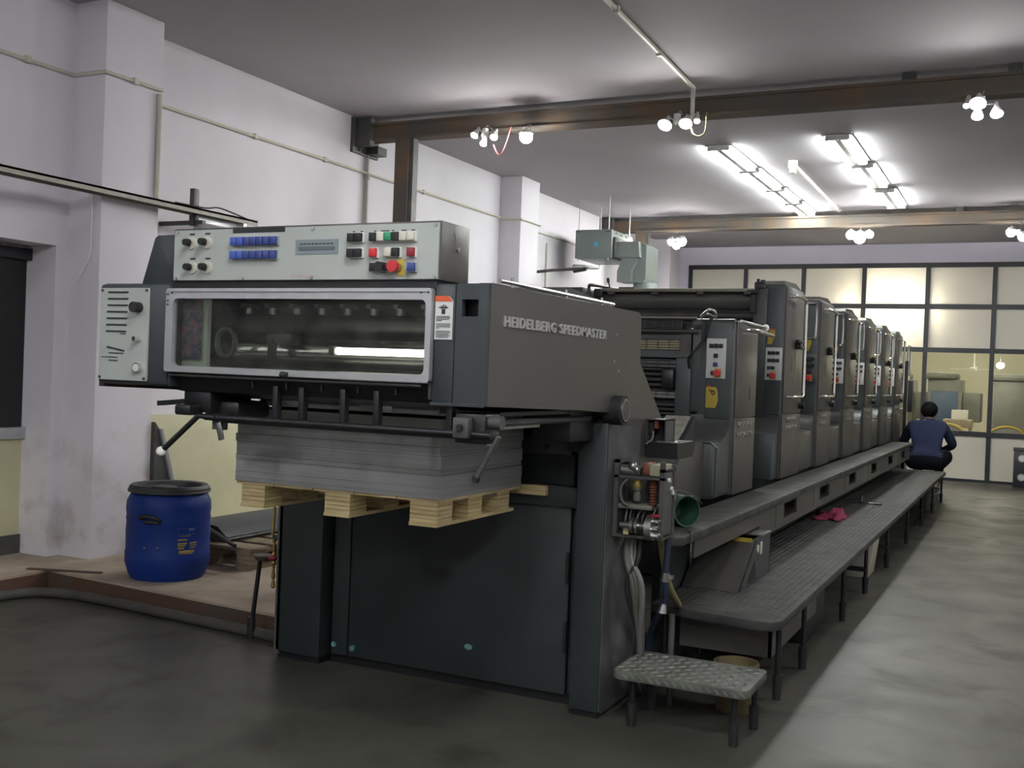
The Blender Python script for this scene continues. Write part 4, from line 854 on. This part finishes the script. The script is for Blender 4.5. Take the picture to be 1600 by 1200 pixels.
# small step
SP = thing('step_stool', (-1.27, 4.5, 0), 'small tread-plate step on four legs before the walkway', 'step')
MB().prism(rrect(-1.575, -.985, 4.30, 4.69, .04, 3), 'z', .212, .25, .006).build('deck', STEPM, SP)
ridges(-1.57, -.99, 4.305, 4.685, .2495, .038, big=1.35).build('tread_ridges', STEPR, SP, stuff=True)
er = MB()
for k in range(15):
    er.box(-1.52+.036*k, -1.495+.036*k, 4.295, 4.302, .2275, .2325, rot=Matrix.Rotation(.75, 3, 'Y'))
er.build('edge_ridges', STEPR, SP, stuff=True)
for x, y in ((-1.50, 4.38), (-1.05, 4.36), (-1.03, 4.63), (-1.50, 4.64)):
    l = cyl('leg', BLACK, SP, (x, y, .05), (x, y, .215), .013, 10); cyl('foot', BLACKR, l, (x, y, 0), (x, y, .10), .019, 10, .022)

# ================================================================ valve and hose cabinet
V = thing('valve_cabinet', (-1.54, 4.5, .8), 'open cabinet of valves, coil and hoses on the press side', 'valve cabinet')
vf = MB()
for x in (-1.645, -1.435): vf.box(x, x+.02, 4.44, 4.46, .81, 1.14).box(x, x+.02, 4.59, 4.61, .81, 1.12)
vf.box(-1.645, -1.415, 4.44, 4.46, 1.06, 1.072).box(-1.645, -1.625, 4.44, 4.61, 1.125, 1.14).box(-1.435, -1.415, 4.44, 4.61, 1.095, 1.11).box(-1.645, -1.415, 4.44, 4.61, .80, .812)
vf.build('frame', STEELD, V); box('side_plate', GREYW, V, -1.425, -1.415, 4.46, 4.56, .82, 1.10); box('back_plate', STEELD, V, -1.645, -1.42, 4.605, 4.615, .81, 1.08)
box('shelf', mat('worn_shelf', (.2, .19, .16), .5, .3), V, -1.63, -1.47, 4.45, 4.6, .925, .945, .004); cyl('air_cylinder', STEEL, V, (-1.62, 4.47, 1.095), (-1.53, 4.47, 1.09), .022, 14)
MB().ball((-1.565, 4.455, 1.115), .02).ball((-1.545, 4.455, 1.10), .018).build('valve_head', STEEL, V); box('valve_block', COPPER, V, -1.52, -1.49, 4.46, 4.55, 1.08, 1.13, .004); box('terminal_block', TERM, V, -1.49, -1.43, 4.46, 4.60, 1.075, 1.125, .004)
cb = MB(); 
for k in range(9): cb.lathe([(.012, 0), (.018, .006), (.012, .012)], (-1.475, 4.48, .945+.0125*k), 12)
cb.build('spring_coil', COPPER, V)
MB().lathe([(.0, .0), (.016, .0), (.018, .02), (.012, .04), (.022, .05), (.022, .07), (.012, .08), (.0, .085)], (-1.55, 4.48, .96), 14).build('glass_filter', HOSEG, V); MB().lathe([(.0, .0), (.02, .0), (.026, .015), (.02, .04), (0, .045)], (-1.55, 4.48, 1.01), 12).build('brass_valve', BRASS, V)
tube('white_hose', HOSEG, V, [(-1.58, 4.45, 1.06), (-1.605, 4.44, 1.03), (-1.612, 4.44, .99), (-1.60, 4.44, .955), (-1.575, 4.45, .935)], .006, 8, 5)
cyl('red_clip', REDD, V, (-1.46, 4.42, .905), (-1.425, 4.42, .91), .009); tube('grey_hose', CABLE, V, [(-1.61, 4.5, .82), (-1.58, 4.45, .855), (-1.54, 4.43, .865), (-1.5, 4.43, .855)], .012, 8, 5)
MB().cyl((-1.55, 4.42, .858), (-1.535, 4.42, .858), .034).cyl((-1.528, 4.42, .858), (-1.515, 4.42, .858), .034).cyl((-1.60, 4.42, .858), (-1.45, 4.42, .858), .014).build('pump_shaft', STEEL, V)
pu = MB().cyl((-1.475, 4.42, .855), (-1.445, 4.42, .855), .055, n=20).build('pump_wheel', STEEL, V)
for k in range(6): a = k*1.047; MB().cyl((-1.445, 4.42+.036*math.cos(a), .855+.036*math.sin(a)), (-1.42, 4.42+.036*math.cos(a), .855+.036*math.sin(a)), .009, n=8).build('bolt', STEEL, pu)
box('yellow_tag', mat('pale_yellow_tag', (.55, .52, .28), .6), V, -1.59, -1.565, 4.43, 4.435, .815, .845)
for y, z in ((4.50, 1.06), (4.54, 1.02), (4.56, 1.0)): cyl('terminal', WHITE, V, (-1.415, y, z), (-1.405, y, z), .010, 10)
for k in range(8): x = -1.62+.022*k; tube('wire', (BLACKR, CABLE, HOSEG)[k % 3], V, [(x, 4.50, .93), (x+.01*random.uniform(-1, 1), 4.47, .88), (x+.015*random.uniform(-1, 1), 4.50, .82)], .004, 6, 4)
for k, (m, x0, x1, r) in enumerate(((HOSEG, -1.60, -1.555, .012), (HOSEG, -1.59, -1.565, .010), (CABLE, -1.575, -1.54, .012), (HOSEG, -1.56, -1.53, .009), (BLACKR, -1.545, -1.56, .012))):
    tube('hose', m, V, [(x0, 4.52, .81), (x0+.005, 4.5, .70), (x1+.03*math.sin(k), 4.49, .58), (x1+.005, 4.56, .36), (x1-.01*k, 4.66, .12), (x1-.02*k, 4.78, .015+r)], r, 8, 6)
tube('yellow_hose', HOSEY, V, [(-1.475, 4.60, .82), (-1.47, 4.64, .70), (-1.465, 4.74, .55), (-1.47, 4.90, .44), (-1.50, 5.0, .42)], .016, 10, 4); tube('blue_hose', HOSEB, V, [(-1.43, 4.58, .82), (-1.435, 4.58, .62), (-1.44, 4.60, .50), (-1.50, 4.66, .40), (-1.55, 4.74, .30), (-1.58, 4.84, .06), (-1.58, 4.9, .016)], .014, 10, 6)
MB().cyl((-1.44, 4.58, .60), (-1.435, 4.58, .64), .02).box(-1.45, -1.40, 4.57, 4.59, .615, .63).cyl((-1.445, 4.58, .46), (-1.44, 4.58, .50), .022, .012).build('hose_clamp', STEEL, V)
tube('grey_pipe', STEELD, V, [(-1.45, 4.75, .42), (-1.45, 4.75, .0)], .014, 8)

# green can lying on the running board
CN = thing('paint_can', (-1.5, 5.0, .79), 'green open tin can lying on its side on the running board', 'can')
ax0, ax1 = Vector((-1.60, 5.10, .87)), Vector((-1.47, 5.0, .868)); dr = (ax1-ax0).normalized()
def can(prof, m, name):
    b = MB(); b.lathe(prof, (0, 0, 0), 28); q = Vector((0, 0, 1)).rotation_difference(dr)
    bmesh.ops.transform(b.bm, matrix=Matrix.Translation(ax0) @ q.to_matrix().to_4x4(), verts=b.bm.verts); return b.build(name, m, CN)
Lc = (ax1-ax0).length
can([(0, 0), (.073, 0), (.076, .003), (.074, .008), (.074, Lc-.01), (.078, Lc-.004), (.076, Lc), (.070, Lc-.002), (.070, .012), (0, .012)], CANG, 'body')
b = MB(); b.lathe([(.0745, .05), (.0755, .05), (.0755, .11), (.0745, .11)], (0, 0, 0), 28)
bmesh.ops.delete(b.bm, geom=[f for f in b.bm.faces if f.calc_center_median().y > -.02], context='FACES')
q = Vector((0, 0, 1)).rotation_difference(dr); bmesh.ops.transform(b.bm, matrix=Matrix.Translation(ax0) @ q.to_matrix().to_4x4(), verts=b.bm.verts); b.build('label_patch', CANB, CN)
tube('wire_handle', STEELD, CN, [(-1.52, 4.96, .92), (-1.54, 5.05, .96), (-1.47, 5.08, .94), (-1.43, 5.10, .90)], .0025, 6, 6)
tag(tube('thin_wire', STEELD, None, [(-1.45, 4.92, .795), (-1.41, 4.85, .795), (-1.38, 4.78, .794), (-1.366, 4.72, .74), (-1.366, 4.72, .70), (-1.37, 4.74, .66)], .003, 6, 6), 'thin wire trailing over the running board edge below the can', 'wire')

# open steel chute box on the walkway
CH = thing('steel_bin', (-1.5, 5.9, .40), 'grey open steel bin with sloping front on the walkway', 'bin')
MB().prism([(5.52, .403), (5.88, .640), (6.25, .640), (6.25, .403)], 'x', -1.345, -1.335).build('side_wall', GREY, CH); MB().prism([(5.52, .403), (5.88, .640), (6.25, .640), (6.25, .403)], 'x', -1.64, -1.63).build('side_wall', GREY, CH)
MB().prism([(5.52, .403), (5.87, .632), (5.88, .622), (5.54, .403)], 'x', -1.64, -1.335).build('sloping_front', GREYS, CH); box('back_wall', GREY, CH, -1.64, -1.335, 6.24, 6.25, .403, .64)
box('top_flange', STEEL, CH, -1.46, -1.33, 6.02, 6.25, .638, .644); box('dark_inside', BLACK, CH, -1.63, -1.345, 5.95, 6.24, .45, .58); box('yellow_label', YELLOW, CH, -1.46, -1.35, 5.85, 5.868, .622, .642)
cyl('round_cap', IVORY, CH, (-1.337, 5.93, .58), (-1.330, 5.93, .58), .022); box('tag_plate', IVORY, CH, -1.336, -1.331, 5.99, 6.03, .54, .61, .002)
MB().prism([(5.72, .42), (5.86, .52), (5.90, .42)], 'x', -1.336, -1.332).build('cut_out', BLACK, CH)

# rag and tool on the walkway
rb = bmesh.new(); bmesh.ops.create_grid(rb, x_segments=22, y_segments=16, size=.5)
for v in rb.verts:
    x, y = v.co.x, v.co.y; h = .03+.028*math.sin(9*x+3*y)+.025*math.cos(11*y-4*x)+.012*math.sin(23*x+17*y)
    e = max(abs(x), abs(y)); h = max(.004, h*(1-max(0, e-.36)*6)); v.co = Vector((-1.46+x*.20+y*.03+.02*math.sin(14*y), 9.15+y*.42+.05*math.sin(8*x), .402+h))
me = bpy.data.meshes.new('rag'); rb.to_mesh(me); rb.free(); me.materials.append(RAG); auto_smooth(me, 80)
rg = bpy.data.objects.new('rag', me); COL.objects.link(rg); tag(rg, 'crumpled crimson rag lying on the walkway', 'rag'); sm = rg.modifiers.new('thick', 'SOLIDIFY'); sm.thickness = .004; sm.offset = 1
TL = thing('crossed_rods', (-1.40, 10.5, .40), 'two thin dark rods lying crossed on the walkway', 'rods')
tube('rod', STEELD, TL, [(-1.53, 10.5, .412), (-1.22, 10.45, .412)], .008, 8); tube('rod', BLACK, TL, [(-1.48, 11.1, .414), (-1.40, 10.42, .424)], .010, 8)

# things under and beyond the walkway
def bucket(c, r0, r1, h, m, label, name='bucket'):
    t = thing(name, c, label, 'bucket'); MB().lathe([(0, 0), (r0, 0), (r1, h), (r1+.008, h), (r1+.008, h-.02), (r1+.001, h-.022), (r1-.004, h), (r0-.006, .01), (0, .01)], c, 24).build('body', m, t)
    tube('handle', STEEL, t, [(c[0]-r1, c[1], c[2]+h-.03), (c[0]-r1*.6, c[1]-r1*.8, c[2]+h-.07), (c[0]+r1*.6, c[1]-r1*.8, c[2]+h-.07), (c[0]+r1, c[1], c[2]+h-.03)], .004, 6, 5)
bucket((-1.17, 4.86, 0), .085, .095, .22, mat('dull_yellow_plastic', (.12, .095, .04), .6, var=.15), 'dull yellow bucket on the floor behind the step')
bucket((-1.10, 14.2, 0), .10, .12, .28, HOSEG, 'grey-white bucket under the far end of the walkway')
t = thing('waste_bin', (-1.22, 8.9, 0), 'cream plastic bin under the middle of the walkway', 'bin')
MB().prism([(-1.36, 0), (-1.10, 0), (-1.06, .33), (-1.38, .33)], 'y', 8.75, 9.1, .01).build('body', mat('cream_plastic', (.40, .38, .30), .6, var=.08), t); MB().prism([(-1.385, .315), (-1.055, .315), (-1.055, .335), (-1.385, .335)], 'y', 8.74, 9.11).build('rim', IVORY, t)
t = thing('storage_crate', (-1.3, 6.6, 0), 'black crate in the shadow under the walkway', 'crate'); MB().box(-1.55, -1.12, 6.3, 6.9, .0, .30, .01).build('body', BLACK, t); MB().box(-1.56, -1.11, 6.29, 6.91, .28, .305, .004).build('rim', BLACKR, t)
t = thing('equipment_cabinet', (-.1, 18.9, 0), 'dark cabinet with round gauges at the right foot of the partition', 'cabinet')
box('body', FRAME, t, -.22, .5, 18.75, 19.08, .0, .62, .01); box('rim', STEELD, t, -.23, .51, 18.73, 18.77, .58, .63)
for z in (.16, .46): g = cyl('gauge', STEEL, t, (-.10, 18.74, z), (-.10, 18.76, z), .06, 16); cyl('dial', PLATEW, g, (-.10, 18.735, z), (-.10, 18.745, z), .045, 16)

# ================================================================ left corner: drum, board, pallet, hose
DR = thing('plastic_drum', (-4.95, 5.20, .12), 'blue plastic drum with black lid on the raised floor', 'drum')
MB().lathe([(0, 0), (.225, 0), (.24, .03), (.262, .10), (.262, .17), (.257, .18), (.260, .30), (.257, .36), (.261, .38), (.257, .40), (.262, .44), (.258, .49), (.235, .535), (.225, .55), (0, .55)], (-4.95, 5.20, .12), 40).build('body', DRUMB, DR)
ld = MB().lathe([(0, .555), (.20, .555), (.205, .585), (.235, .59), (.248, .578), (.252, .562), (.248, .545), (.228, .54), (0, .54)], (-4.95, 5.20, .12), 40).build('lid', DRUMK, DR)
MB().box(-5.02, -4.90, 5.10, 5.22, .676, .70, .01).build('lid_boss', DRUMK, ld); tube('clamp_ring', STEELD, DR, [(-4.95+.25*math.cos(a), 5.20+.25*math.sin(a), .672) for a in [2*math.pi*k/32 for k in range(33)]], .008, 8)
def on_drum(a0, a1, z0, z1, m, name, r=.2625):
    n = 6; v, f = [], []
    for k in range(n+1):
        a = math.radians(a0+(a1-a0)*k/n); c, s = math.cos(a), math.sin(a)
        v += [(-4.95+r*c, 5.2+r*s, z0), (-4.95+r*c, 5.2+r*s, z1), (-4.95+(r-.003)*c, 5.2+(r-.003)*s, z0), (-4.95+(r-.003)*c, 5.2+(r-.003)*s, z1)]
        if k: i = 4*k; f += [(i-4, i, i+1, i-3), (i-3, i+1, i+3, i-1), (i-4, i-2, i+2, i)]
    return MB().mesh(v, f).build(name, m, DR)
# angle of the side that faces the camera is about -46 degrees
for a0, a1, z0, z1, m in ((-34, -8, .388, .390, PRINTB), (-34, -8, .425, .427, PRINTB), (-34, -33.6, .388, .427, PRINTB), (-19, -10, .412, .424, PRINTB), (-30, -16, .378, .382, PRINTY),
                          (-34, -21, .352, .362, PRINTY), (-34, -21, .328, .338, PRINTY), (-34, -23, .316, .324, PRINTY), (-34, -25, .300, .310, PRINTY), (-17, -6, .330, .338, PRINTY), (-17, -6, .316, .322, PRINTY), (-17, -8, .302, .308, PRINTY), (-32, -10, .276, .290, PRINTY), (-33, -12, .268, .273, PRINTY)):
    on_drum(a0, a1, z0+.03, z1+.03, m, 'drum_print', .2640)
tube('handle', DRUMK, DR, [(-4.95+r*math.cos(math.radians(a)), 5.2+r*math.sin(math.radians(a)), z) for a, r, z in ((-84, .255, .515), (-84, .285, .525), (-72, .285, .535), (-60, .285, .52), (-59, .262, .50), (-62, .262, .495), (-80, .262, .495))], .011, 8, 3)
for a in (-78, -60): MB().ball((-4.95+.262*math.cos(math.radians(a)), 5.2+.262*math.sin(math.radians(a)), .335), .012, (.8, .8, .8), 8, 6).build('spout_mark', PRINTB, DR)
# leaning boards
t = MB().box(-.018, .018, 5.95, 8.6, .0, 1.0).build('leaning_board', BOARDY)
for v in t.data.vertices: v.co = Vector((-5.83+v.co.x-.20*v.co.z, v.co.y, .12+v.co.z*.96))
tag(t, 'large cream-yellow board leaning against the left wall', 'board')
LP = thing('leaning_plank', (-5.6, 6.0, .12), 'dark steel-edged plank leaning behind the blue drum', 'plank')
MB().prism([(5.84, .12), (6.17, .12), (5.88, 1.0), (5.84, 1.05)], 'x', -5.76, -5.72).build('plank', STEELD, LP); MB().prism([(6.16, .12), (6.20, .12), (5.90, 1.0), (5.875, 1.0)], 'x', -5.755, -5.70).build('edge_strip', ALU, LP)
# pallet with dark channel
PT = thing('old_pallet', (-4.95, 6.2, .12), 'worn wooden pallet on the raised floor behind the blue drum', 'pallet')
for k in range(5): box('deck_board', POLD, PT, -5.5+.0, -4.62, 5.62+.24*k, 5.80+.24*k, .245, .268, .003)
for x in (-5.48, -5.1, -4.75):
    for y in (5.63, 6.15, 6.62): box('block', POLD, PT, x, x+.12, y, y+.13, .145, .225)
    box('stringer', POLD, PT, x, x+.12, 5.62, 6.78, .225, .245); box('skid', POLD, PT, x, x+.12, 5.62, 6.78, .12, .145)
CHN = thing('steel_tray', (-5.0, 6.0, .27), 'long dark grey folded steel tray lying on the old pallet', 'tray')
MB().prism([(-5.2, .27), (-4.92, .27), (-4.90, .29), (-5.0, .37), (-5.2, .40)], 'y', 5.72, 7.2).build('tray', GREYC, CHN)
MB().box(-4.93, -4.91, 5.72, 7.2, .27, .305).build('lip', STEELD, CHN)
tag(tube('dark_rod', BLACK, None, [(-5.08, 5.70, .36), (-4.70, 5.55, .29)], .014, 8), 'short dark rod resting across the pallet corner', 'rod')
# stand behind the press
t = thing('pole_stand', (-3.80, 4.62, 0), 'thin black pole with a small round plate beside the press base', 'stand')
cyl('pole', BLACK, t, (-3.78, 4.62, .05), (-3.75, 4.64, .44), .013, 10); cyl('foot', BLACKR, t, (-3.78, 4.62, 0), (-3.78, 4.62, .12), .022, 12); MB().lathe([(0, 0), (.04, .0), (.055, .02), (.05, .025), (0, .022)], (-3.74, 4.65, .435), 18).build('plate', HOSEG, t)
t = thing('brass_tap', (-3.52, 4.50, .3), 'brass pipe fitting with red tap hanging beside the press base', 'tap')
tube('pipe', BRASS, t, [(-3.49, 4.42, .78), (-3.49, 4.41, .62)], .008, 8); MB().lathe([(.006, 0), (.016, .01), (.009, .03), (.018, .05), (.009, .07), (.015, .09), (.006, .12), (.014, .13), (.006, .15)], (-3.50, 4.44, .46), 10).build('fitting', BRASS, t); MB().lathe([(.006, 0), (.012, .01), (.006, .05), (.012, .06), (.005, .10), (.010, .11), (0, .13)], (-3.50, 4.44, .34), 10).build('drain', BRASS, t); MB().ball((-3.50, 4.43, .50), .022, (1.3, 1, .7), 12, 8).build('tap_handle', REDD, t)
tube('link', STEELD, t, [(-3.50, 4.44, .61), (-3.49, 4.42, .62)], .005, 6); box('bracket', STEELD, t, -3.5, -3.44, 4.42, 4.45, .60, .62)
# hose along the kerb
tag(tube('floor_hose', mat('dusty_black_hose', (.065, .062, .053), .75, var=.2, scale=9), None, [(-5.55, 3.6, .03), (-5.60, 4.2, .03), (-5.55, 4.62, .03), (-5.30, 4.75, .03), (-4.9, 4.74, .03), (-4.4, 4.70, .03), (-3.9, 4.66, .03), (-3.55, 4.62, .03)], .03, 12, 8), 'thick grey hose lying on the floor along the raised edge', 'hose')

# ================================================================ seated person, back to the camera
def person():
    px, py = -1.285, 15.78
    J = {'pel': (0, 0, .50, .17, .14), 'bel': (0, .05, .64, .20, .14), 'che': (0, .13, .86, .225, .14), 'nkb': (0, .19, 1.045, .085, .075), 'nk': (0, .225, 1.10, .055, .055),
         'hd': (0, .245, 1.16, .075, .085), 'hd2': (-.0, .25, 1.225, .082, .095), 'top': (0, .245, 1.285, .05, .06)}
    E = [('pel', 'bel'), ('bel', 'che'), ('che', 'nkb'), ('nkb', 'nk'), ('nk', 'hd'), ('hd', 'hd2'), ('hd2', 'top')]
    for s, n in ((-1, 'l'), (1, 'r')):
        J.update({n+'sh': (s*.21, .17, .985, .085, .085), n+'el': (s*.335, .25, .73, .066, .066), n+'fa': (s*.20, .46, .66, .042, .045), n+'wr': (s*.12, .56, .66, .030, .035), n+'pa': (s*.07, .62, .665, .038, .02),
                  n+'hip': (s*.16, .02, .50, .15, .13), n+'th': (s*.25, .20, .57, .115, .11), n+'kn': (s*.20, .44, .60, .072, .072), n+'sk': (s*.13, .46, .30, .058, .058), n+'an': (s*.10, .44, .07, .042, .045), n+'to': (s*.12, .62, .035, .042, .03)})
        E += [('che', n+'sh'), (n+'sh', n+'el'), (n+'el', n+'fa'), (n+'fa', n+'wr'), (n+'wr', n+'pa'), ('pel', n+'hip'), (n+'hip', n+'th'), (n+'th', n+'kn'), (n+'kn', n+'sk'), (n+'sk', n+'an'), (n+'an', n+'to')]
        for q in range(4):
            a = n+'f%d' % q; b_ = n+'g%d' % q; o = -.027+.018*q
            J[a] = (s*.04+o*.2, .68-.01*abs(q-1), .672+o, .0085, .0085); J[b_] = (s*.01+o*.2, .70-.01*abs(q-1), .650+o, .008, .008); E += [(n+'pa', a), (a, b_)]
        J[n+'t'] = (s*.05, .63, .715, .0095, .0095); J[n+'t2'] = (s*.02, .66, .722, .0085, .0085); E += [(n+'pa', n+'t'), (n+'t', n+'t2')]
    k = list(J); me = bpy.data.meshes.new('person'); me.from_pydata([Vector(J[i][:3])+Vector((px, py, 0)) for i in k], [(k.index(a), k.index(b_)) for a, b_ in E], [])
    o = bpy.data.objects.new('person', me); COL.objects.link(o)
    o.modifiers.new('skin', 'SKIN'); sv = me.skin_vertices[0].data
    for i, n in enumerate(k): sv[i].radius = J[n][3:5]; sv[i].use_root = (n == 'pel')
    ss = o.modifiers.new('sub', 'SUBSURF'); ss.levels = 2; ss.render_levels = 2
    dg = bpy.context.evaluated_depsgraph_get(); dg.update(); m2 = bpy.data.meshes.new_from_object(o.evaluated_get(dg)); bpy.data.objects.remove(o)
    for m in (SHIRT, TROUS, SKIN, HAIR): m2.materials.append(m)
    for p in m2.polygons:
        c = p.center-Vector((px, py, 0)); p.use_smooth = True
        if c.z > 1.075: p.material_index = 2
        elif c.y > .50 and c.z > .60 and abs(c.x) < .2: p.material_index = 2
        elif c.z < .06: p.material_index = 3
        elif c.z < .56 or (c.z < .68 and abs(c.x) > .2 and c.y > -.05 and c.y < .45 and c.z < .66-.1*abs(c.y-.1)) or (c.z < .625 and c.y > .10 and abs(c.x) > .12 and c.y-.05 > (c.z-.5)*.5 and not (c.z > .60 and c.y > .2)): p.material_index = 1
        else: p.material_index = 0
    o = bpy.data.objects.new('person', m2); COL.objects.link(o); tag(o, 'person in a navy blue shirt sitting beyond the walkway end, back to the camera', 'person'); ORG['person'] = Vector()
    hx = Vector((px, py+.235, 1.215))
    h = MB(); h.ball(hx, .11, (1.05, 1.05, 1.08), 20, 14)
    bmesh.ops.delete(h.bm, geom=[v for v in h.bm.verts if v.co.y > hx.y+.035 and v.co.z < hx.z+.05], context='VERTS'); h.build('hair', HAIR, o)
    for s in (-1, 1): MB().ball((px+s*.093, py+.26, 1.19), .026, (.4, .7, 1.1), 10, 8).build('ear', SKIN, o)
    f = MB(); f.ball((px, py+.36, 1.175), .018, (.8, 1.0, 1.4), 8, 6).build('nose', SKIN, o)
    for s in (-1, 1): MB().ball((px+s*.034, py+.335, 1.21), .013, u=8, v=6).build('eye', WHITE, o)
    MB().ball((px, py+.338, 1.135), .02, (1.2, .4, .35), 8, 6).build('mouth', mat('lips', (.2, .07, .05), .5), o)
    MB().lathe([(.062, 0), (.085, .01), (.082, .035), (.058, .04)], (px, py+.215, 1.055), 18).build('collar', SHIRT, o)
person()
SL = thing('low_stool', (-1.28, 15.82, 0), 'low wooden stool under the seated person beyond the walkway end', 'stool')
box('seat', POLD, SL, -1.46, -1.10, 15.66, 15.96, .335, .365, .006)
for lx in (-1.43, -1.13):
    for ly in (15.69, 15.93): box('leg', POLD, SL, lx-.02, lx+.02, ly-.02, ly+.02, 0, .335)
